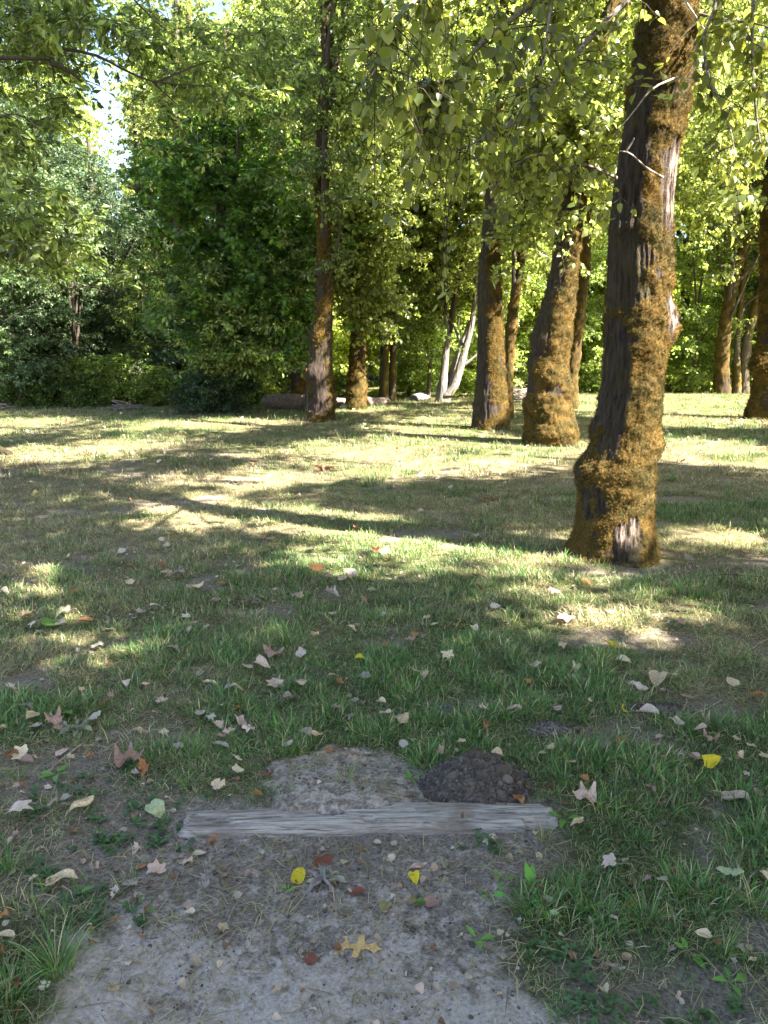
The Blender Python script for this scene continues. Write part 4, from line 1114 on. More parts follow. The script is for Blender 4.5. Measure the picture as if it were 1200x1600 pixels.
# ------------------------------------------------------------------ timber edging and mole hill
def timber():
    n = 260; m = 84
    L = TIM_X1 - TIM_X0; w = TIM_Y1 - TIM_Y0; h = .13
    xs_ = np.linspace(-L / 2, L / 2, n)
    per = []                                    # rounded square section
    for k in range(m):
        a = 2 * math.pi * (k + .5) / m; c, s = math.cos(a), math.sin(a)
        q = (abs(c) ** 3.4 + abs(s) ** 3.4) ** (-1 / 3.4)
        per.append((c * q * w / 2, s * q * h / 2))
    per = np.array(per)
    XX = np.repeat(xs_[:, None], m, 1); YY = np.repeat(per[None, :, 0], n, 0); ZZ = np.repeat(per[None, :, 1], n, 0)
    end = 1 - .06 * np.exp(-(L / 2 - np.abs(XX)) / .012)
    g = (fbm(XX * 3, YY * 90, ZZ * 90, seed=61, oct=3) - .5) * .006 + (fbm(XX * 4, YY * 9, ZZ * 9, seed=62, oct=3) - .5) * .014
    ln = np.sqrt(YY ** 2 + ZZ ** 2)
    YY = YY * end * (1 + g / ln); ZZ = ZZ * end * (1 + g / ln)
    chk = fbm(XX * 1.2 + 3, YY * 42, ZZ * 42, seed=66, oct=2); chk = sstep(.05, .0, np.abs(chk - .5)) * .009
    YY = YY * (1 - chk / ln); ZZ = ZZ * (1 - chk / ln)
    chip = sstep(.56, .7, fbm(XX * 7, YY * 20, ZZ * 20, seed=63, oct=3)) * .016
    ZZ = ZZ - chip * (ZZ > 0); XX = XX + .008 * (fbm(YY * 60, ZZ * 60, seed=64) - .5) * (np.abs(XX) > L / 2 - .01)
    YY = YY + .012 * np.sin(XX * 3.1 + .6); ZZ = ZZ - .010 * (XX / L * 2) ** 2
    XX = XX + .03 * (fbm(YY * 25 + 4, ZZ * 25, seed=67) - .5) * (np.abs(XX) > L / 2 - .012)
    V = np.stack([XX, YY, ZZ], 2).reshape(-1, 3)
    i0 = (np.arange(n - 1)[:, None] * m + np.arange(m)[None]).ravel(); j = (np.arange(n - 1)[:, None] * m + (np.arange(m)[None] + 1) % m).ravel()
    F = [tuple(x) for x in np.stack([i0, j, j + m, i0 + m], 1)] + [tuple(range(m))[::-1], tuple((n - 1) * m + k for k in range(m))]
    o = link('timber_beam', make_mesh('timber_beam', V, F, M['timber'], True), None, ((TIM_X0 + TIM_X1) / 2, (TIM_Y0 + TIM_Y1) / 2, -.054), 'weathered grey timber beam set in the ground across the end of the dirt path', 'timber')
    o.rotation_euler = (math.radians(1.5), math.radians(-.4), math.radians(.3))
timber()

def clod_mat():
    m, nt = new_mat('soil_crumb')
    t = attr(nt, 'tint', 'INSTANCER', True)
    principled(nt, ramp(nt, t, [(0, (.055, .044, .037)), (.5, (.13, .108, .094)), (1, (.30, .26, .235))]), .95, .1)
    return m
M['clod'] = clod_mat()
def clod_protos():
    ms = []
    for v in range(5):
        n, m = 4, 6; V = []
        sx, sy, sz = [random.uniform(.7, 1.2) for _ in range(3)]
        for i in range(n + 1):
            for j in range(m):
                a, b = math.pi * i / n, 2 * math.pi * j / m
                k = random.uniform(.75, 1.2)
                V.append((math.sin(a) * math.cos(b) * k * sx, math.sin(a) * math.sin(b) * k * sy, math.cos(a) * k * sz * .8))
        F = [(i * m + j, i * m + (j + 1) % m, (i + 1) * m + (j + 1) % m, (i + 1) * m + j) for i in range(n) for j in range(m)]
        ms.append(make_mesh('clod', np.array(V), F, M['clod'], False))
    return proto_collection('clod', ms)
CLOD = clod_protos()

def mound(label, cx, cyy, rx, ry, h, n, seed):
    k = 90
    gx, gy = np.meshgrid(np.linspace(-1.25, 1.25, k), np.linspace(-1.25, 1.25, k))
    ang = np.arctan2(gy, gx); rr = np.hypot(gx, gy) * (1 + .35 * (fbm(np.cos(ang) * 1.5 + 5, np.sin(ang) * 1.5, seed=seed) - .5))
    hh = h * np.clip(1 - rr, 0, 1) ** 1.08 * (1 + .1 * (fbm(gx * 3, gy * 3, seed=seed + 1) - .5)) 
    wx, wy = cx + gx * rx, cyy + gy * ry
    base = ground_h(wx, wy)
    z = base + hh + .012 * (fbm(wx * 38, wy * 38, seed=seed + 2) - .5) * sstep(0, .02, hh) - .015 * (rr > 1.0)
    V = np.stack([wx, wy, z], 2).reshape(-1, 3)
    i0 = (np.arange(k - 1)[:, None] * k + np.arange(k - 1)[None]).ravel()
    F = np.stack([i0, i0 + 1, i0 + 1 + k, i0 + k], 1)
    c = np.array([cx, cyy, 0])
    root = thing('soil_mound', label, 'mole hill', c)
    link('heap', make_mesh('heap', V - c, F, M['soil'], True), root)
    a = rng.uniform(0, 6.28, n); r = np.sqrt(rng.random(n)) * 1.12
    px_, py_ = cx + np.cos(a) * r * rx, cyy + np.sin(a) * r * ry
    iu = np.clip(((px_ - cx) / rx + 1.25) / 2.5 * (k - 1), 0, k - 1).astype(int); iv = np.clip(((py_ - cyy) / ry + 1.25) / 2.5 * (k - 1), 0, k - 1).astype(int)
    zz = np.maximum(z[iv, iu], ground_h(px_, py_)) + .001
    s = rng.lognormal(math.log(.0023), .65, n)
    scatter('clods', np.stack([px_, py_, zz], 1), rng.uniform(0, 6.28, (n, 3)), s, rng.integers(0, 5, n), .05 + .5 * rng.random(n) ** 1.5, np.zeros(n), CLOD, root, c)
mound('fresh mole hill of crumbly dark soil spilling onto the back of the timber', .345, 2.62, .195, .15, .14, 26000, 5)
mound('small low heap of dug earth in the grass behind the worn patch', .30, 3.22, .10, .06, .022, 500, 9)
mound('small dark heap of earth to the right of the mole hill', .72, 3.0, .12, .08, .035, 900, 12)
mound('low dark earth heap in the right grass below the pale twig', 1.25, 3.22, .14, .07, .025, 700, 15)

# ------------------------------------------------------------------ grass
random.seed(21)
GREENS = [(.085, .19, .045), (.12, .23, .058), (.065, .16, .042), (.18, .27, .075), (.04, .11, .038)]
STRAWS = [(.40, .34, .20), (.30, .25, .14), (.46, .40, .26), (.24, .20, .11)]
def blade(mb, o, yaw, h, w, lean, col, seg=3):
    V = []; F = []
    dx, dy = math.cos(yaw), math.sin(yaw); sx, sy = -dy, dx
    tw = random.gauss(0, .5); sx, sy = sx * math.cos(tw) + dx * math.sin(tw), sy * math.cos(tw) + dy * math.sin(tw)
    for i in range(seg):
        q = i / seg; ang = lean * (.35 + .9 * q)
        r = h * q * math.sin(ang); z = h * q * math.cos(ang)
        ww = w / 2 * (1 - .55 * q)
        V += [(o[0] + dx * r - sx * ww, o[1] + dy * r - sy * ww, z), (o[0] + dx * r + sx * ww, o[1] + dy * r + sy * ww, z)]
    ang = lean * 1.25
    V.append((o[0] + dx * h * math.sin(ang), o[1] + dy * h * math.sin(ang), max(h * math.cos(ang), .002)))
    for i in range(seg - 1): F.append((2 * i, 2 * i + 1, 2 * i + 3, 2 * i + 2))
    F.append((2 * seg - 2, 2 * seg - 1, 2 * seg))
    mb.add(V, F, (*col, 1))
def tuft(n, rad, h, w, dryp, lean=(.2, .9), seg=3):
    mb = MB()
    for k in range(n):
        a = random.uniform(0, 6.28); r = rad * math.sqrt(random.random())
        c = random.choice(STRAWS) if random.random() < dryp else random.choice(GREENS)
        j = random.choice((random.uniform(.45, .9), random.uniform(.8, 1.2), random.uniform(1.1, 1.7))); c = [v * j for v in c]
        blade(mb, (r * math.cos(a), r * math.sin(a)), a + random.gauss(0, .9), h * random.uniform(.45, 1.15), w * random.uniform(.6, 1.25), random.uniform(*lean), c, seg)
    return mb.mesh('grass_tuft', M['grass'])
GR = [tuft(18, .04, .066, .0036, .2, (.3, 1.15)) for _ in range(4)]             # 0-3 green
GR += [tuft(16, .055, .06, .0026, .75, (.6, 1.5)) for _ in range(3)]    # 4-6 mixed dry
GR += [tuft(12, .06, .06, .0016, 1.0, (1.2, 1.55), 2) for _ in range(3)]  # 7-9 flat straw
GR += [tuft(26, .09, .065, .0050, .25, (.2, 1.0), 2) for _ in range(3)]  # 10-12 far green
GR += [tuft(26, .10, .055, .0045, .85, (.5, 1.4), 2) for _ in range(3)]  # 13-15 far dry
GRASS = proto_collection('grass_tuft', GR)

def lawn_points(n, y0, y1, margin=.6):
    y = y0 * (y1 / y0) ** rng.random(n) if False else rng.uniform(y0, y1, n)
    half = .5 * (y * math.cos(PITCH) + .35) + margin
    x = rng.uniform(-1, 1, n) * half
    w = half / half.max()
    k = rng.random(n) < w
    return x[k], y[k]
def mound_clear(x, y):
    k = ((x - .345) / .21) ** 2 + ((y - 2.62) / .17) ** 2 > 1
    for (a, b, r1, r2) in ((.30, 3.22, .09, .05), (.72, 3.0, .1, .07), (1.25, 3.22, .12, .06)):
        k &= ((x - a) / r1) ** 2 + ((y - b) / r2) ** 2 > 1
    k &= ~((y > TIM_Y0 - .012) & (y < TIM_Y1 + .015) & (x > TIM_X0 - .01) & (x < TIM_X1 + .01))
    for (a, b, r) in ((1.93, 5.9, .42), (2.86, 13.2, .45), (2.15, 15.5, .35), (-1.4, 17, .3)):
        k &= (x - a) ** 2 + (y - b) ** 2 > r * r
    return k
def grass_zone(name, n, y0, y1, green_ids, dry_ids, s0, s1, label, thin=1.0):
    x, y = lawn_points(n, y0, y1)
    b = bare_mask(x, y); d = dry_mask(x, y)
    clump = fbm(x * 5, y * 5, seed=51, oct=3)
    k = (rng.random(len(x)) > b ** .6 * 1.02) & mound_clear(x, y)
    x, y, b, d, clump = x[k], y[k], b[k], d[k], clump[k]
    isdry = rng.random(len(x)) < d * .8 + .1 * b + .16
    m = len(x)
    idx = np.where(isdry, rng.choice(dry_ids, m), rng.choice(green_ids, m))
    s = rng.uniform(s0, s1, m) * (.55 + .9 * sstep(.3, .7, clump)) * (1 - .35 * b)
    tall = fbm(x * .8, y * .8, seed=52); s = s * (.75 + .5 * tall)
    rot = np.stack([rng.normal(0, .12, m), rng.normal(0, .12, m), rng.uniform(0, 6.28, m)], 1)
    hue = np.clip(d * .10 + rng.normal(0, .08, m), 0, .8)
    return scatter(name, np.stack([x, y, ground_h(x, y) - .003], 1), rot, s, idx, np.clip(rng.normal(1, .18, m), .5, 1.6) * (1 - .28 * sstep(6.0, 11, y)), hue, GRASS, label=label, cat='grass')
grass_zone('grass', 26000, 1.25, 4.2, [0, 1, 2, 3], [4, 5, 6, 7, 8, 9], .55, 1.15, 'shaded green grass mixed with dry straw around the path and timber')
grass_zone('grass', 34000, 4.2, 9.0, [0, 1, 2, 3, 10, 11], [4, 5, 6, 13, 14], .6, 1.1, 'patchy green and straw coloured grass of the middle lawn')
grass_zone('grass', 42000, 9.0, 30, [10, 11, 12], [13, 14, 15], .8, 1.5, 'sun bleached short grass of the far lawn up to the trees')
# loose straw over the bare soil
x, y = lawn_points(20000, 1.25, 5.0); b = bare_mask(x, y)
k = (rng.random(len(x)) < .26 + .30 * b * (1 - .75 * sstep(.30, .05, np.hypot(x - .02, (y - 1.75) * .9) - .35))) & mound_clear(x, y)
x, y = x[k], y[k]; m = len(x)
def straw_bits():
    ms = []
    for v in range(6):
        mb = MB()
        for q in range(5):
            a = random.uniform(0, 6.28); l = random.uniform(.02, .07); o = np.array([random.gauss(0, .03), random.gauss(0, .03), .002])
            d = np.array([math.cos(a), math.sin(a), 0]) * l; s_ = np.array([-math.sin(a), math.cos(a), 0]) * random.uniform(.0006, .0013)
            bend = np.array([-math.sin(a), math.cos(a), 0]) * random.gauss(0, .006) + [0, 0, random.uniform(.001, .008)]
            c = random.choice(STRAWS)
            mb.add([o - s_, o + s_, o + d * .5 + bend + s_, o + d * .5 + bend - s_, o + d + s_ * .4, o + d - s_ * .4], [(0, 1, 2, 3), (3, 2, 4, 5)], (*c, 1))
        ms.append(mb.mesh('straw_bits', M['grass']))
    return proto_collection('straw_bits', ms)
STRAW = straw_bits()
scatter('straw', np.stack([x, y, ground_h(x, y) + .003 + .02 * (1 - b[k]) * rng.random(m)], 1), np.stack([rng.normal(0, .1, m), rng.normal(0, .1, m), rng.uniform(0, 6.28, m)], 1), rng.uniform(.6, 1.5, m), rng.integers(0, 6, m),
        rng.uniform(.55, 1.1, m), np.zeros(m), STRAW, label='dry straw and thatch bits strewn over the bare soil', cat='straw')
# soil crumbs on the path
x, y = lawn_points(42000, 1.25, 3.4); b = path_mask(x, y); cl = fbm(x * 6, y * 6, seed=91)
k = (rng.random(len(x)) < .06 + .9 * b * sstep(.38, .55, cl)) & (rng.random(len(x)) < np.maximum(b, .15)) & mound_clear(x, y)
x, y = x[k], y[k]; m = len(x)
scatter('soil_crumbs', np.stack([x, y, ground_h(x, y)], 1), rng.uniform(0, 6.28, (m, 3)), rng.lognormal(math.log(.0017), .7, m), rng.integers(0, 5, m), rng.random(m), np.zeros(m), CLOD, label='dark soil crumbs scattered over the trodden path', cat='soil')

# clover mats
def clover_protos():
    ms = []
    m_, nt = new_mat('clover_leaf')
    principled(nt, mixc(nt, 1.0, attr(nt, 'col'), (.055, .105, .036), 'MULTIPLY'), .5, .35, transl=mixc(nt, 1.0, attr(nt, 'col'), (.06, .13, .04), 'MULTIPLY'), tfac=.2)
    M['clover'] = m_
    for v in range(4):
        mb = MB()
        for q in range(7):
            o = np.array([random.gauss(0, .018), random.gauss(0, .018), random.uniform(.008, .024)])
            y0 = random.uniform(0, 6.28); j = random.uniform(.7, 1.5)
            tl = eul(random.gauss(0, .25), random.gauss(0, .25), y0)
            for l in range(3):
                a = l * 2.094; r = .0075
                V = [(0, 0, 0)] + [(r * (1 + math.cos(t)) * .95, r * .8 * math.sin(t), .002) for t in (-2.2, -1.2, -.4, .4, 1.2, 2.2)]
                V = np.array(V) @ eul(0, 0, a).T
                mb.add(xform(V, tl, o), [(0, 1, 2), (0, 2, 3), (0, 3, 4), (0, 4, 5), (0, 5, 6)], (j, j, j, 1))
        ms.append(mb.mesh('clover_sprig', M['clover']))
    return proto_collection('clover_sprig', ms)
CLV = clover_protos()
def clover(label, spots, n):
    P_ = []
    for (px, py, rx, ry) in spots:
        c = G(px, py, -.02)
        w = G(px + rx, py, -.02)[0] - c[0]; d = (G(px, py - ry, -.02)[1] - G(px, py + ry, -.02)[1]) / 2
        m = int(n * rx * ry / 6500) + 4
        q = rng.normal(0, .75, (m, 2)) * [w, d] + c[:2]
        P_.append(q)
    q = np.concatenate(P_); q = q[mound_clear(q[:, 0], q[:, 1])]; m = len(q)
    scatter('clover', np.stack([q[:, 0], q[:, 1], ground_h(q[:, 0], q[:, 1])], 1), np.stack([np.zeros(m), np.zeros(m), rng.uniform(0, 6.28, m)], 1), rng.uniform(.55, 1.0, m), rng.integers(0, 4, m), np.ones(m), np.zeros(m), CLV, label=label, cat='clover')
clover('dark green clover mat left of the timber end', [(170, 1285, 110, 24), (250, 1300, 40, 14), (140, 1320, 50, 14), (100, 1240, 50, 18)], 40)
clover('clover patch on the soil below the curled pale leaf', [(190, 1420, 45, 22), (115, 1400, 40, 16), (60, 1375, 40, 20)], 40)
clover('small clover cushion hugging the front of the timber', [(735, 1310, 32, 18), (780, 1300, 26, 10)], 55)
clover('clover cushion at the right side of the path', [(873, 1490, 34, 22)], 60)
clover('clover mat in the bottom right corner', [(960, 1580, 70, 22), (1100, 1590, 60, 16)], 40)
clover('clover mat in the grass at far left above the path', [(330, 1235, 30, 12), (180, 1215, 50, 14), (880, 1130, 30, 12)], 30)

# big single tufts and weeds
def big_tuft(label, px, py, s, n=60, dryp=.12, h=.16):
    g = G(px, py, -.02); mb = MB()
    for k in range(n):
        a = random.uniform(0, 6.28); r = .035 * math.sqrt(random.random())
        c = random.choice(STRAWS) if random.random() < dryp else random.choice(GREENS[:4])
        blade(mb, (r * math.cos(a), r * math.sin(a)), a + random.gauss(0, .5), h * random.uniform(.4, 1.1), .0042 * random.uniform(.6, 1.2), random.uniform(.25, 1.15), c, 5)
    o = link('grass_tuft', mb.mesh('grass_clump', M['grass_single']), None, (g[0], g[1], float(ground_h(g[0], g[1])) - .005), label, 'grass tuft', 'single large grass tufts')
    o.scale = (s, s, s)
def gs():
    m, nt = new_mat('grass_blade_single')
    c = attr(nt, 'col'); t = mixc(nt, 1.0, c, (1.2, 1.4, .6), 'MULTIPLY')
    principled(nt, c, .42, .4, transl=t, tfac=.3); return m
M['grass_single'] = gs()
for a in (('big fountain of green grass blades at the bottom left corner of the path', 90, 1520, 1.0, 90), ('grass tuft spilling over the left edge at the bottom', 10, 1570, .9, 60), ('bright grass tuft at the far left below the pink leaf', 15, 1370, .7, 50),
          ('short upright tuft beside the brown leaf at far left', 30, 1225, .6, 40), ('thick dark green tuft right of the path', 1010, 1440, .8, 80), ('grass tuft behind the thick dark one at right', 1060, 1400, .8, 60),
          ('long bladed tuft right of the mole hill', 880, 1230, .7, 50), ('tuft in front of the pale twig at right', 1075, 1150, .6, 50), ('tuft at the left foot of the nearest trunk', 880, 885, .9, 50), ('tuft at the right foot of the nearest trunk', 1005, 895, .6, 40),
          ('tuft left of the mole hill top', 665, 1195, .6, 50), ('grass tuft above the worn patch', 455, 1180, .7, 60), ('tuft in the far right grass by the pale green leaf', 1130, 1500, .7, 50), ('rank tuft at right edge above the bottom', 1185, 1440, .8, 60),
          ('pale straw tuft at the right end of the timber', 850, 1310, .5, 60), ('tuft near the left foot of the soft worn spot', 300, 1190, .7, 50), ('green tuft in the sunny lawn right of the nearest trunk', 1050, 755, 1.2, 60), ('green tuft between the nearest trunk and the right edge', 1140, 775, 1.0, 50)):
    big_tuft(a[0], a[1], a[2], a[3], a[4], .8 if 'straw' in a[0] else .12)

def weed(label, px, py, s, n=4, up=.6):
    g = G(px, py, -.03); mb = MB()
    for k in range(n):
        a = k * 6.28 / n + random.gauss(0, .3); L = random.uniform(.03, .055)
        v, f = blade_leaf(L, L * .42, .2, .35, 0, 6)
        v[:, 1] *= 1 + .25 * np.sin(v[:, 0] / L * 20)
        R = eul(random.gauss(0, .2), -up * random.uniform(.5, 1.3), a)
        mb.add(xform(v + [.012, 0, 0], R, (0, 0, .004)), f, (random.uniform(.8, 1.3),) * 3 + (1,))
        tube(mb, [(0, 0, 0), xform(np.array([.014, 0, 0]), R, (0, 0, .004))], .001, 4, (1, 1, .7, 1))
    o = link('weed', mb.mesh('weed', M['weed'], True), None, (g[0], g[1], float(ground_h(g[0], g[1])) + .001), label, 'weed', 'seedling weeds on the soil')
    o.scale = (s, s, s)
def wm():
    m, nt = new_mat('weed_leaf'); c = mixc(nt, 1.0, attr(nt, 'col'), (.11, .26, .04), 'MULTIPLY')
    principled(nt, c, .45, .4, transl=mixc(nt, 1.0, c, (1.8, 1.9, .8), 'MULTIPLY'), tfac=.3); return m
M['weed'] = wm()
for a in (('bright seedling with two spread leaves low on the right of the path', 745, 1475, 1.0, 3), ('seedling below the timber with upright leaf', 785, 1380, .9, 3), ('small seedling just left of the upright one', 765, 1405, .8, 3), ('dandelion leaf standing on the right fringe of the path', 828, 1390, 1.1, 5, 1.1),
          ('star shaped seedling near the clover cushion', 840, 1435, 1.2, 5), ('young weed beside the clover cushion', 905, 1430, 1.0, 4, 1.0), ('tiny bright sprout near the curled leaf cluster', 450, 1395, .5, 4), ('single green leaf upright left of the path', 122, 1405, 1.1, 2, 1.3), ('broad weed at right end of the timber', 880, 1290, 1.3, 4, .4),
          ('broad green weed leaves beyond the small earth heap', 890, 1182, 1.0, 4, .3), ('weed rosette in the grass at lower right', 1075, 1500, 1.0, 4, .5), ('weed rosette by the bottom right soil', 1140, 1550, 1.0, 4, .4), ('green weed by the left end of the worn patch', 90, 1225, 1.2, 6, .5), ('small weed left of the mole hill', 643, 1228, .8, 4, .7)):
    weed(*a)
# dried seed stalk in front of the timber
g = G(720, 1297, -.04); mb = MB(); tube(mb, [(0, 0, 0), (.003, 0, .03), (.006, .002, .065)], [.0018, .0013, .001], 5)
for k in range(9):
    a = k * 2.4; z = .052 + .0022 * k; tube(mb, [(.005, 0, z), (.005 + .005 * math.cos(a), .005 * math.sin(a), z + .003)], [.002, .0022], 5)
link('seed_stalk', mb.mesh('seed_stalk', M['seed'], True), None, (g[0], g[1], -.045), 'dry brown seed stalk standing in front of the timber', 'seed stalk')

# ------------------------------------------------------------------ fallen leaves
random.seed(33)
def outline_leaf(pts, curl, seed, holes=False):
    """leaf from an outline round (0,0): centre, inner ring, outline"""
    pts = np.array(pts, float)
    c = pts.mean(0); n = len(pts)
    rings = [np.tile(c, (1, 1))] + [c + (pts - c) * q for q in (.35, .68, 1.0)]
    V = np.concatenate(rings); z = curl(V[:, 0], V[:, 1])
    z = z + .07 * (fbm(V[:, 0] * 3 + seed, V[:, 1] * 3, seed=seed) - .5)
    F = [(0, 1 + j, 1 + (j + 1) % n) for j in range(n)]
    for r in range(2):
        b = 1 + r * n
        F += [(b + j, b + n + j, b + n + (j + 1) % n, b + (j + 1) % n) for j in range(n)]
    return np.column_stack([V, z]), F
def ovate(n=22, w=.72, tip=.0, heart=.1):
    out = []
    for k in range(n):
        a = 2 * math.pi * k / n; r = .5
        x = .5 * math.cos(a); y = w / 2 * math.sin(a) * (1 - .35 * math.cos(a))
        if k == 0: x += .08
        if k == n // 2: x += heart
        x *= random.uniform(.93, 1.05); y *= random.uniform(.92, 1.08)
        out.append((x, y))
    return out
def lobed(spec, jag=.0):
    return [(r * math.cos(math.radians(a)), r * math.sin(math.radians(a))) for a, r in spec]
MAPLE = lobed([(0, .56), (9, .46), (18, .37), (30, .38), (40, .50), (48, .54), (57, .44), (70, .34), (84, .36), (100, .44), (112, .42), (125, .34), (145, .30), (165, .24), (180, .15), (195, .24), (215, .30), (235, .33), (248, .42), (262, .43), (276, .36), (290, .34), (303, .44), (312, .52), (320, .50), (330, .38), (342, .37), (351, .46)])
OAK = [(.62, .0), (.50, .05), (.46, .17), (.36, .10), (.30, .06), (.24, .10), (.20, .34), (.10, .30), (.07, .08), (-.02, .06), (-.10, .10), (-.16, .30), (-.26, .24), (-.22, .06), (-.36, .04), (-.52, .02),
       (-.52, -.02), (-.36, -.04), (-.28, -.08), (-.34, -.26), (-.24, -.30), (-.12, -.08), (-.02, -.06), (.04, -.08), (.06, -.34), (.16, -.36), (.20, -.10), (.30, -.06), (.38, -.10), (.46, -.18), (.52, -.06)]
def flat_leaf_simple(pts):       # strip triangulation for deeply lobed outlines is done by Blender's ngon fill
    pts = np.array(pts); V = np.column_stack([pts, .04 * np.sin(pts[:, 0] * 4) + .05 * pts[:, 1] ** 2 * 4])
    return V, [tuple(range(len(pts)))]
curls = [lambda x, y: .5 * y * y + .15 * x * x, lambda x, y: .9 * np.abs(y) ** 1.3 + .1 * x, lambda x, y: -.8 * x * x + .3 * y * y, lambda x, y: .35 * np.sin(4 * x) * .5 + .8 * y * y,
         lambda x, y: .55 * x * x - .5 * y * y + .12 * np.sin(7 * y), lambda x, y: 1.6 * y * y - .3 * x]
LEAFS = {}
def reg(kind, V, F, stalk=True, fold=None):
    mb = MB(); V = np.array(V, float)
    V[:, 2] -= V[:, 2].min()
    mb.add(V, F, (1, 1, 1, 1))
    if stalk:
        i = np.argmin(V[:, 0]); s = V[i]
        tube(mb, smooth_line([s + [.06, 0, .005], s + [-.1, .02, .01], s + [-.3, .08, .03]], 5), [.011, .009, .008, .008, .011], 4, (.8, .7, .55, 1))
    # midrib, slightly proud
    LEAFS.setdefault(kind, []).append(mb.mesh('leaf_' + kind, M['litter'], True))
for k in range(8): reg('ovate', *outline_leaf(ovate(w=random.uniform(.62, .85)), curls[k % 6], k), stalk=k % 2 == 0)
for k in range(5): reg('maple', *outline_leaf(MAPLE, curls[(k * 2) % 6], 20 + k), stalk=True)
for k in range(4): reg('torn', *outline_leaf([(x * random.uniform(.5, 1.1), y * random.uniform(.5, 1.1)) for x, y in ovate(26, .9)], curls[(k + 3) % 6], 30 + k), stalk=False)
reg('oak', *flat_leaf_simple(OAK), stalk=True)
for k in range(4):                         # tightly rolled or crumpled leaf
    V, F = outline_leaf(ovate(w=.8), lambda x, y: 0 * x, 40 + k)
    ang = V[:, 1] * random.uniform(3.2, 5.5); R_ = .16
    V = np.column_stack([V[:, 0] + .1 * np.sin(V[:, 1] * 6), R_ * np.sin(ang) * 1.2, R_ * (1 - np.cos(ang)) * .8 + .08 * np.sin(V[:, 0] * 7)])
    reg('curled', V, F, stalk=k % 2 == 0)
for k in range(3):
    V, F = outline_leaf(MAPLE, lambda x, y: .9 * x * x * np.sign(x) * .5 + 1.0 * y * y, 50 + k)
    V[:, 2] += .14 * np.sin(V[:, 0] * 9 + k) * np.cos(V[:, 1] * 8)
    reg('crumpled', V, F)
PAL = dict(tan=(.68, .54, .37), pink=(.68, .50, .42), palepink=(.72, .58, .50), brown=(.25, .13, .07), redbrown=(.22, .075, .05), orange=(.46, .22, .09), yellow=(.80, .66, .03), palegreen=(.52, .62, .36), green=(.14, .28, .06), grey=(.40, .36, .33), olive=(.32, .28, .12), cream=(.80, .68, .49), mauve=(.44, .29, .25), greygreen=(.33, .36, .25), white=(.50, .46, .40), gold=(.85, .58, .24))

def fallen(kind, px, py, wpx, color, label, yaw=None, tilt=None, lift=.012, group=None, v=None):
    g = G(px, py, 0)
    z = float(ground_h(g[0], g[1])); b = float(bare_mask(np.array([g[0]]), np.array([g[1]]))[0])
    z += lift * .25 + (1 - b) * .030
    dep = (g - CAM) @ FWD
    s = wpx / 1200 * dep * 1.03
    me = LEAFS[kind][v % len(LEAFS[kind])] if v is not None else random.choice(LEAFS[kind])
    o = link('fallen_leaf', me, None, (g[0], g[1], z), label, 'fallen leaf', group)
    o.rotation_euler = (random.gauss(0, .18) if tilt is None else tilt[0], random.gauss(0, .18) if tilt is None else tilt[1], random.uniform(0, 6.28) if yaw is None else yaw)
    o.scale = (s * random.uniform(.9, 1.1), s * random.uniform(.8, 1.1), s * random.uniform(.6, 1.6))
    c = PAL[color] if isinstance(color, str) else color
    j = random.uniform(.9, 1.1)
    o.color = (min(c[0] * j, 1), min(c[1] * j, 1), min(c[2] * j, 1), 1)
    return o

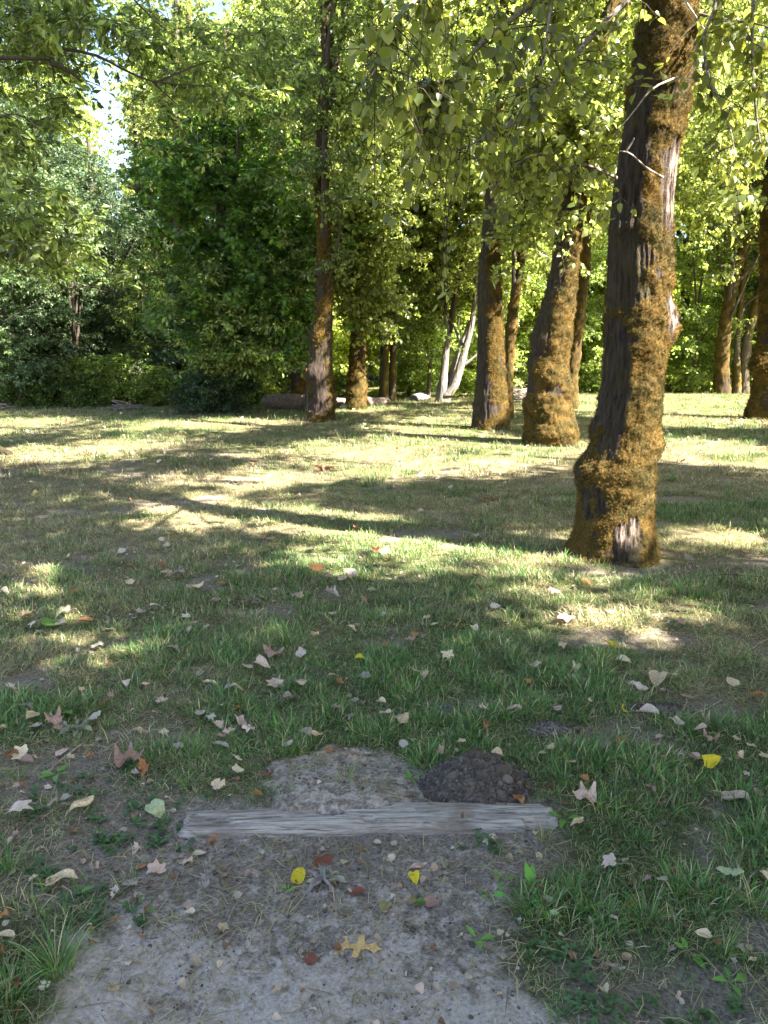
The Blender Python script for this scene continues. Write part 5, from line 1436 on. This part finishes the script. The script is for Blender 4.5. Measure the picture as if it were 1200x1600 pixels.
NAMED = [
 ('oak', 550, 1469, 78, 'gold', 'golden deeply lobed oak leaf lying flat on the dirt', -.15, (0, 0)),
 ('torn', 487, 1489, 24, 'redbrown', 'small crumpled red brown leaf left of the oak leaf'),
 ('ovate', 466, 1358, 30, 'yellow', 'bright yellow leaf beside the grey curled cluster', 1.3, (.1, .1)),
 ('ovate', 558, 1386, 26, 'redbrown', 'dark red leaf right of the grey curled cluster'),
 ('ovate', 602, 1407, 28, 'olive', 'olive brown leaf between the dark red leaf and the mauve one'),
 ('ovate', 674, 1397, 30, 'mauve', 'mauve grey leaf with a small green one beside it'),
 ('ovate', 658, 1402, 18, 'green', 'small green leaf touching the mauve leaf'),
 ('ovate', 645, 1396, 20, 'olive', 'small olive leaf left of the small green one'),
 ('ovate', 648, 1362, 22, 'yellow', 'yellow leaf tucked under the pink curled one on the dirt'),
 ('curled', 652, 1346, 32, 'pink', 'pink tan curled leaf on top of the yellow one'),
 ('maple', 505, 1330, 46, 'redbrown', 'dark red brown crumpled leaf just below the timber'),
 ('ovate', 452, 1328, 24, 'olive', 'pale olive leaf with brown edges below the timber'),
 ('ovate', 537, 1336, 18, 'tan', 'small tan leaf right of the dark red crumpled one'),
 ('ovate', 486, 1365, 14, 'palegreen', 'tiny pale green leaf between the yellow leaf and the grey cluster'),
 ('maple', 28, 1287, 52, 'palepink', 'pale pink lobed leaf lying flat at the far left'),
 ('curled', 128, 1268, 44, 'cream', 'cream curled leaf on the clover left of the timber'),
 ('ovate', 243, 1266, 34, 'palegreen', 'pale green pointed leaf near the left end of the timber'),
 ('crumpled', 195, 1200, 56, 'mauve', 'large crumpled mauve brown leaf in the left grass'),
 ('torn', 228, 1211, 26, 'orange', 'orange brown leaf beside the crumpled mauve one'),
 ('maple', 220, 1343, 22, 'orange', 'rust brown leaf left of the pink leaf on the path edge'),
 ('maple', 244, 1352, 34, 'pink', 'pink leaf with a notch on the left of the path'),
 ('curled', 92, 1375, 48, 'cream', 'big upright curled cream leaf at the left of the path'),
 ('torn', 200, 1375, 30, 'white', 'torn whitish leaf on the left soil'),
 ('torn', 178, 1382, 22, 'palepink', 'pinkish scrap left of the torn whitish leaf'),
 ('maple', 292, 1336, 28, 'palepink', 'pale pink leaf under the left part of the timber'),
 ('ovate', 310, 1322, 22, 'cream', 'cream leaf close to the left end of the timber front'),
 ('torn', 213, 1318, 18, 'palepink', 'small pale pink leaf standing on edge left of the timber'),
 ('ovate', 296, 1417, 18, 'cream', 'small cream leaf in the middle left of the path'),
 ('torn', 348, 1440, 30, 'tan', 'tan ragged leaf with holes on the path'),
 ('torn', 320, 1370, 22, 'white', 'shredded white leaf bit on the path'),
 ('torn', 352, 1360, 28, 'grey', 'grey shredded leaf in the middle of the straw'),
 ('ovate', 387, 1354, 18, 'mauve', 'dull mauve leaf right of the grey shredded one'),
 ('torn', 370, 1387, 14, 'white', 'tiny white leaf scrap under the grey shredded leaf'),
 ('torn', 178, 1532, 28, 'tan', 'tan torn leaf beside the big grass fountain'),
 ('torn', 72, 1542, 22, 'cream', 'cream scrap of leaf at the foot of the big grass fountain'),
 ('torn', 142, 1448, 14, 'orange', 'small orange leaf bit right of the grass fountain'),
 ('torn', 225, 1456, 16, 'orange', 'small orange brown scrap on the path left of the tan torn leaf'),
 ('curled', 25, 1545, 20, 'brown', 'brown curled leaf under the bottom left grass'),
 ('maple', 8, 1440, 26, 'orange', 'salmon coloured leaf at the left edge near the bottom'),
 ('ovate', 10, 1475, 26, 'cream', 'cream leaf at the left edge below the salmon one'),
 ('curled', 810, 1253, 30, 'orange', 'small orange tan curled leaf sitting on the timber'),
 ('ovate', 776, 1192, 22, 'cream', 'pale leaf stuck in the right shoulder of the mole hill'),
 ('torn', 826, 1240, 16, 'brown', 'small brown leaf right of the mole hill foot'),
 ('crumpled', 918, 1265, 42, 'pink', 'crumpled pink leaf right of the timber end'),
 ('curled', 902, 1288, 26, 'tan', 'folded tan leaf under the crumpled pink one'),
 ('maple', 956, 1356, 34, 'palepink', 'pale pink lobed leaf in the right grass'),
 ('ovate', 1023, 1217, 32, 'palepink', 'upright pale pink leaf with dark holes in the right grass', 1.2, (.9, .2)),
 ('ovate', 1107, 1202, 30, 'yellow', 'bright yellow square leaf in the right grass', .3, (.5, 0)),
 ('ovate', 971, 1120, 22, 'yellow', 'bright yellow leaf standing on edge right of the small earth heap', 1.5, (1.0, .3)),
 ('curled', 1148, 1256, 44, 'palepink', 'wavy pale pink leaf near the right edge'),
 ('maple', 1142, 1378, 44, 'palegreen', 'pale green white fan shaped leaf in the lower right grass'),
 ('ovate', 1197, 1388, 26, 'cream', 'cream leaf at the right edge'),
 ('ovate', 1098, 1468, 24, 'cream', 'cream oval leaf in the lower right grass'),
 ('curled', 935, 1487, 20, 'orange', 'rust coloured rolled leaf right of the clover cushion'),
 ('crumpled', 958, 1506, 30, 'grey', 'grey crumpled leaf below the rust coloured rolled one'),
 ('ovate', 945, 1540, 26, 'cream', 'cream pointed leaf low on the right'),
 ('ovate', 1157, 1493, 18, 'grey', 'grey leaf among blades in the lower right grass'),
 ('torn', 546, 1430, 8, 'white', 'tiny white fleck above the oak leaf'),
 ('ovate', 857, 1410, 16, 'greygreen', 'pale grey green leaf near the dandelion leaf'),
 ('ovate', 865, 1431, 14, 'palegreen', 'small pale round leaf near the star shaped seedling'),
 ('torn', 720, 1452, 12, 'cream', 'small cream scrap on the right half of the path'),
 ('ovate', 724, 1502, 20, 'grey', 'small grey leaf at the right of the bare path'),
 ('torn', 617, 1510, 10, 'cream', 'tiny cream husk right of the oak leaf'),
 ('ovate', 727, 1343, 14, 'white', 'small white leaf below the clover cushion at the timber'),
 ('ovate', 842, 1329, 14, 'cream', 'small cream leaf below the right end of the timber'),
 ('curled', 838, 1292, 24, 'cream', 'cream sliver of leaf leaning on the timber front at right'),
 ('torn', 332, 1306, 24, 'orange', 'orange pink leaf under the timber front at left'),
 ('curled', 375, 1138, 30, 'pink', 'plump pink curled leaf in the grass above the left timber end'),
 ('ovate', 372, 1213, 20, 'cream', 'cream leaf in the dark gap left of the worn patch'),
 ('maple', 415, 1212, 26, 'redbrown', 'rust red leaf at the left rim of the worn patch'),
 ('ovate', 402, 1248, 18, 'orange', 'small rust leaf on the straw behind the timber'),
 ('torn', 340, 1235, 26, 'cream', 'cream papery leaf left behind the timber'),
 ('ovate', 498, 1162, 22, 'tan', 'tan leaf at the top of the worn patch'),
 ('ovate', 478, 1153, 20, 'grey', 'grey leaf just left of the tan one above the worn patch'),
 ('ovate', 515, 1171, 16, 'orange', 'orange brown leaf right of the tan one above the worn patch'),
 ('maple', 523, 1112, 24, 'pink', 'salmon pink leaf hanging in the grass above the worn patch'),
 ('ovate', 600, 1128, 24, 'palepink', 'pale pink folded leaf in the grass, centre'),
 ('ovate', 629, 1137, 24, 'tan', 'tan leaf right of the pale pink folded one'),
 ('curled', 218, 1143, 20, 'tan', 'yellowish tan upright leaf in the left grass'),
 ('maple', 150, 1132, 30, 'white', 'whitish folded leaf above the drooping grey green one'),
 ('crumpled', 88, 1140, 30, 'mauve', 'mauve leaf at the left end of the drooping grey green one'),
 ('maple', 35, 1185, 34, 'cream', 'cream leaf beside the short upright tuft at far left'),
 ('curled', 18, 1190, 26, 'brown', 'dark brown curled leaf at far left'),
 ('ovate', 105, 1125, 22, 'green', 'green leaf above the mauve leaf in the left grass'),
 ('ovate', 50, 1130, 28, 'tan', 'tan leaf at left above the short upright tuft'),
 ('curled', 160, 1110, 22, 'brown', 'dark brown twig-like leaf in the left grass'),
 ('maple', 432, 1077, 32, 'pink', 'pale pink leaf in the shaded grass left of centre'),
 ('ovate', 372, 1087, 24, 'cream', 'cream leaf lying in the grass above the plump pink one'),
 ('ovate', 450, 1100, 18, 'grey', 'blue grey leaf standing in the grass'),
 ('ovate', 387, 1052, 20, 'palepink', 'pale leaf left of the brown pink pair'),
 ('crumpled', 427, 1031, 36, 'mauve', 'brown pink crumpled leaf pair in the shade'),
 ('maple', 470, 1033, 26, 'palepink', 'pale crumpled leaf right of the brown pink pair'),
 ('maple', 519, 1073, 22, 'pink', 'reddish pink leaf in the grass near the centre'),
 ('ovate', 562, 1043, 18, 'yellow', 'small pale yellow leaf in the grass near the centre'),
 ('ovate', 305, 928, 26, 'cream', 'large cream leaf in the shade of the left lawn'),
 ('maple', 280, 942, 26, 'grey', 'grey leaf left of the large cream one in the left lawn'),
 ('curled', 100, 970, 32, 'greygreen', 'grey green curled leaf in the left lawn shade'),
 ('ovate', 132, 980, 28, 'orange', 'orange brown leaf right of the grey green curled one'),
 ('ovate', 82, 985, 34, 'green', 'green leaf below the grey green curled one'),
 ('maple', 241, 962, 22, 'palepink', 'pale leaf in the left lawn between shade and sun'),
 ('ovate', 583, 929, 22, 'greygreen', 'pale grey green star-like leaf in the middle lawn'),
 ('maple', 888, 975, 34, 'pink', 'pink tan leaf in the sun dapples below the nearest trunk'),
 ('ovate', 1027, 1069, 34, 'tan', 'tan leaf lying flat in the right grass'),
 ('ovate', 973, 1040, 24, 'cream', 'cream leaf in the right grass above the flat tan one'),
 ('maple', 698, 1036, 24, 'cream', 'cream leaf in the grass right of centre'),
 ('ovate', 648, 1002, 16, 'orange', 'small orange tan leaf right of centre'),
 ('ovate', 678, 982, 16, 'cream', 'small cream leaf above the orange tan one'),
 ('curled', 995, 1085, 26, 'palepink', 'pale pink sliver left of the flat tan leaf'),
 ('maple', 905, 1067, 30, 'white', 'pale torn leaf in the right grass'),
 ('curled', 838, 1054, 26, 'white', 'whitish curled leaf right of centre'),
 ('ovate', 1012, 1126, 36, 'palepink', 'pale papery leaf with a dark centre in the right grass'),
 ('curled', 1055, 1141, 26, 'palepink', 'pale folded leaf at the lower end of the pale twig'),
 ('maple', 972, 1165, 24, 'orange', 'orange tan leaf above the upright pink one'),
 ('maple', 936, 1172, 34, 'grey', 'grey and white leaf right of the small dark earth heap'),
 ('crumpled', 1107, 1170, 30, 'mauve', 'brown leaf on the earth heap at right'),
 ('ovate', 1197, 1195, 26, 'tan', 'tan leaf at the right edge above the wavy pink one'),
 ('curled', 955, 1011, 26, 'yellow', 'yellow leaf sliver in the sun dapples at right'),
 ('ovate', 918, 1012, 20, 'cream', 'pale leaf left of the yellow sliver'),
 ('ovate', 555, 831, 14, 'brown', 'dark leaf in the sunny band of the lawn'),
 ('maple', 866, 932, 26, 'mauve', 'brown leaf under the nearest trunk'),
 ('ovate', 916, 922, 18, 'orange', 'yellow orange leaf below the foot of the nearest trunk'),
]
for a in NAMED:
    fallen(*a)

# compound curled leaf clusters
def cluster(label, px, py, s, color, n, yaw0=0):
    g = G(px, py, -.03); root = thing('leaf_cluster', label, 'leaf cluster', (g[0], g[1], float(ground_h(g[0], g[1])) + .004))
    for k in range(n):
        a = yaw0 + math.pi * (k / (n - 1) - .5) * 1.5
        o = link('leaflet', random.choice(LEAFS['curled']), root, (math.cos(a) * s * .8, math.sin(a) * s * .6, .006))
        o.rotation_euler = (random.gauss(0, .4), random.gauss(0, .15), a); q = s * random.uniform(1.2, 1.6); o.scale = (q, q * .75, q)
        c = PAL[color]; o.color = (*[v * random.uniform(.85, 1.15) for v in c], 1)
    mb = MB(); tube(mb, smooth_line([(0, 0, .012), (s * .7, -s * .9, .008), (s * .9, -s * 2.0, .004)], 7), .0016, 5)
    link('stalk', mb.mesh('stalk', M['stalk'], True), root)
M['stalk'] = simple('leaf_stalk', (.4, .33, .2), (.55, .48, .33), 40)
cluster('grey compound leaf with curled leaflets and a long stalk, lying on the dirt', 505, 1380, .045, 'grey', 6, .2)
cluster('drooping grey green compound leaf in the left grass', 118, 1150, .055, 'greygreen', 6, -.8)
cluster('dry grey curled leaf cluster in the shade left of centre', 395, 946, .05, 'grey', 5, .4)
cluster('pale three-part dry leaf lying in the middle lawn', 655, 942, .045, 'white', 3, 0)
cluster('brown curled leaf cluster on the far lawn', 505, 738, .11, 'brown', 6, 0)
cluster('dark curled leaf cluster on the lawn in front of the mossy poplars', 765, 790, .09, 'brown', 6, .5)

# smaller leaves nobody could tell apart, still one by one
MARKS = [(60, 880, 'sunny patch at the left edge'), (200, 870, 'shaded band of the left lawn'), (450, 880, 'sunlit band of the lawn'), (760, 1010, 'shaded ground below the nearest trunk'), (1150, 1000, 'thin twig at the right edge'), (550, 1469, 'golden oak leaf'), (466, 1358, 'bright yellow leaf below the timber'), (505, 1330, 'dark red crumpled leaf'), (28, 1287, 'pale pink lobed leaf at far left'), (128, 1268, 'cream curled leaf on the clover'),
 (243, 1266, 'pale green leaf by the timber'), (195, 1200, 'large crumpled mauve leaf'), (244, 1352, 'notched pink leaf'), (92, 1375, 'upright cream leaf'), (90, 1520, 'big fountain of grass'), (348, 1440, 'ragged tan leaf on the path'),
 (395, 1507, 'short whitish stick'), (652, 1350, 'pink curled leaf on the dirt'), (674, 1397, 'mauve leaf on the dirt'), (740, 1215, 'fresh mole hill'), (918, 1265, 'crumpled pink leaf beyond the timber end'), (956, 1356, 'pale pink lobed leaf at right'),
 (1010, 1440, 'thick dark green tuft'), (1107, 1202, 'yellow square leaf'), (971, 1120, 'upright yellow leaf'), (1142, 1378, 'fan shaped pale green leaf'), (1148, 1256, 'wavy pale pink leaf'), (873, 1490, 'clover cushion right of the path'),
 (745, 1475, 'bright two-leaved seedling'), (1027, 1069, 'flat tan leaf'), (888, 975, 'pink leaf below the nearest trunk'), (1100, 1110, 'pale bent twig'), (375, 1138, 'plump pink leaf'), (305, 928, 'large cream leaf of the left lawn'),
 (100, 970, 'grey green curled leaf'), (395, 946, 'grey leaf cluster in the shade'), (427, 1031, 'brown pink leaf pair'), (118, 1150, 'drooping compound leaf'), (655, 942, 'three-part white leaf'), (583, 929, 'star-like grey green leaf'),
 (600, 1128, 'folded pink leaf of the centre'), (698, 1036, 'cream leaf right of centre'), (220, 1143, 'upright yellowish leaf'), (523, 1112, 'salmon leaf above the worn patch'), (945, 1540, 'cream pointed leaf low at right'), (430, 1200, 'worn patch')]
COLW = dict(tan='tan', cream='cream', pink='pinkish', palepink='pale pink', grey='grey', mauve='mauve', orange='rusty orange', white='whitish', brown='brown', redbrown='red brown')
SHW = dict(ovate='oval', torn='torn', curled='curled', maple='lobed')
seen_labels = set()
def strew(n, box, cols, wr, group, kinds=('ovate', 'torn', 'curled', 'maple')):
    for k in range(n):
        for attempt in range(60):
            px = random.uniform(box[0], box[2]); py = box[1] + (box[3] - box[1]) * random.random() ** .8
            kd = random.choice(kinds); c = random.choice(cols)
            mx_, my_, mw = min(MARKS, key=lambda q: math.hypot(q[0] - px, (q[1] - py) * 1.6))
            dx, dy = px - mx_, (py - my_) * 1.6; dd = math.hypot(dx, dy)
            if dd < 22: continue
            side = ('right of' if dx > 0 else 'left of') if abs(dx) > abs(dy) else ('nearer than' if dy > 0 else 'beyond')
            lab = 'small %s %s leaf %s %s the %s' % (COLW[c], SHW[kd], 'just' if dd < 70 else 'well', side, mw)
            if lab not in seen_labels: break
        seen_labels.add(lab)
        fallen(kd, px, py, random.uniform(*wr), c, lab, group=group)
T = ['tan', 'cream', 'pink', 'palepink', 'grey', 'mauve', 'orange', 'white']
strew(76, (0, 860, 620, 1200), T, (13, 25), 'small faded leaves in the left lawn')
strew(46, (620, 950, 1200, 1200), T, (12, 23), 'small faded leaves in the right lawn')
strew(26, (0, 1180, 300, 1500), T, (9, 18), 'leaf scraps left of the path')
strew(18, (880, 1200, 1200, 1590), T + ['brown', 'redbrown'], (9, 17), 'leaf scraps right of the path')
strew(22, (280, 1310, 860, 1590), ['white', 'cream', 'tan', 'grey', 'orange'], (6, 12), 'leaf scraps on the path')
# past the nearest few hundred: litter that reads as specks
def specks():
    ms = []
    for k in range(6):
        V, F = outline_leaf(ovate(10, .8), curls[k % 6], 70 + k); mb = MB(); V[:, 2] -= V[:, 2].min(); mb.add(V[:, :3], F, (1, 1, 1, 1))
        ms.append(mb.mesh('litter_leaf', M['litter_stuff']))
    return proto_collection('litter_leaf', ms)
LIT_C = specks()
x, y = lawn_points(2600, 4.2, 27, 1.0)
k = (rng.random(len(x)) < .35 + .65 * sstep(.45, .62, fbm(x * .7, y * .7, seed=81))) & mound_clear(x, y); x, y = x[k], y[k]
xr = rng.normal(9.0, 1.2, 400); yr = rng.normal(16.2, .7, 400); x = np.append(x, xr); y = np.append(y, yr); m = len(x)
scatter('leaf_litter', np.stack([x, y, ground_h(x, y) + .03], 1), np.stack([rng.normal(0, .4, m), rng.normal(0, .4, m), rng.uniform(0, 6.28, m)], 1), rng.uniform(.04, .085, m), rng.integers(0, 6, m), rng.uniform(.7, 1.2, m), rng.random(m), LIT_C,
        label='specks of dry fallen leaves scattered over the distant lawn', cat='leaf litter')
x, y = lawn_points(6000, 1.3, 6.0); k = rng.random(len(x)) < .6; x, y = x[k], y[k]; k = mound_clear(x, y); x, y = x[k], y[k]; m = len(x)
scatter('leaf_litter', np.stack([x, y, ground_h(x, y) + .004 + .006 * rng.random(m)], 1), np.stack([rng.normal(0, .35, m), rng.normal(0, .35, m), rng.uniform(0, 6.28, m)], 1), rng.uniform(.008, .030, m), rng.integers(0, 6, m), rng.uniform(.5, 1.1, m), rng.random(m) * .95, LIT_C,
        label='crumbs of broken dry leaves between the nearer grass blades', cat='leaf litter')

# twigs on the ground
def ground_twig(label, pts, r, mat='deadwood', forks=0):
    w = []
    for (px, py) in pts:
        g = G(px, py, 0); b = float(bare_mask(np.array([g[0]]), np.array([g[1]]))[0])
        w.append((g[0], g[1], float(ground_h(g[0], g[1])) + r + .018 * (1 - b)))
    w = np.array(w); c = w.mean(0); mb = MB()
    l = smooth_line(w - c, 12); tube(mb, l, np.linspace(r, r * .5, 12), 6, rough=.3)
    for k in range(forks):
        i = random.randint(3, 9); e = l[i] + np.array([random.gauss(0, .05), random.gauss(0, .05), .01])
        tube(mb, [l[i], (l[i] + e) / 2 + [0, 0, .004], e], [r * .5, r * .4, r * .25], 5)
    link('twig', mb.mesh('twig', M[mat], True), None, c, label, 'twig')
ground_twig('pale bent twig running up to the right above the earth heap', [(1066, 1141), (1083, 1118), (1100, 1110), (1128, 1097)], .004, forks=1)
ground_twig('short whitish stick on the bare path', [(380, 1506), (395, 1508), (412, 1509)], .005)
ground_twig('thin straw coloured stem crossing the bottom of the path', [(430, 1560), (455, 1580), (490, 1600)], .0018)
ground_twig('brown twig lying diagonally in the left grass', [(72, 1216), (95, 1192), (130, 1165)], .0045, forks=1)
ground_twig('thin pale stalk left of the bare path', [(122, 1549), (145, 1538), (168, 1528)], .0015)
ground_twig('grey stick at the bottom right of the path', [(770, 1600), (774, 1580), (772, 1560)], .004)
ground_twig('thin twig at right of the path beside the rust rolled leaf', [(940, 1503), (945, 1488), (949, 1472)], .0022)
ground_twig('long thin stem lying across the path below the tan torn leaf', [(552, 1560), (580, 1572), (612, 1588)], .0014)
ground_twig('pale stem in the left grass under the drooping compound leaf', [(130, 1168), (150, 1168), (172, 1172)], .002)
ground_twig('dark stick in the dry grass right of the nearest trunk', [(1080, 905), (1130, 900), (1190, 908)], .006, 'twig_dark', 1)
ground_twig('thin twig on the lawn at right below the nearest trunk', [(1175, 1020), (1188, 1012), (1205, 1004)], .003)
print('objects', len(scene.objects))
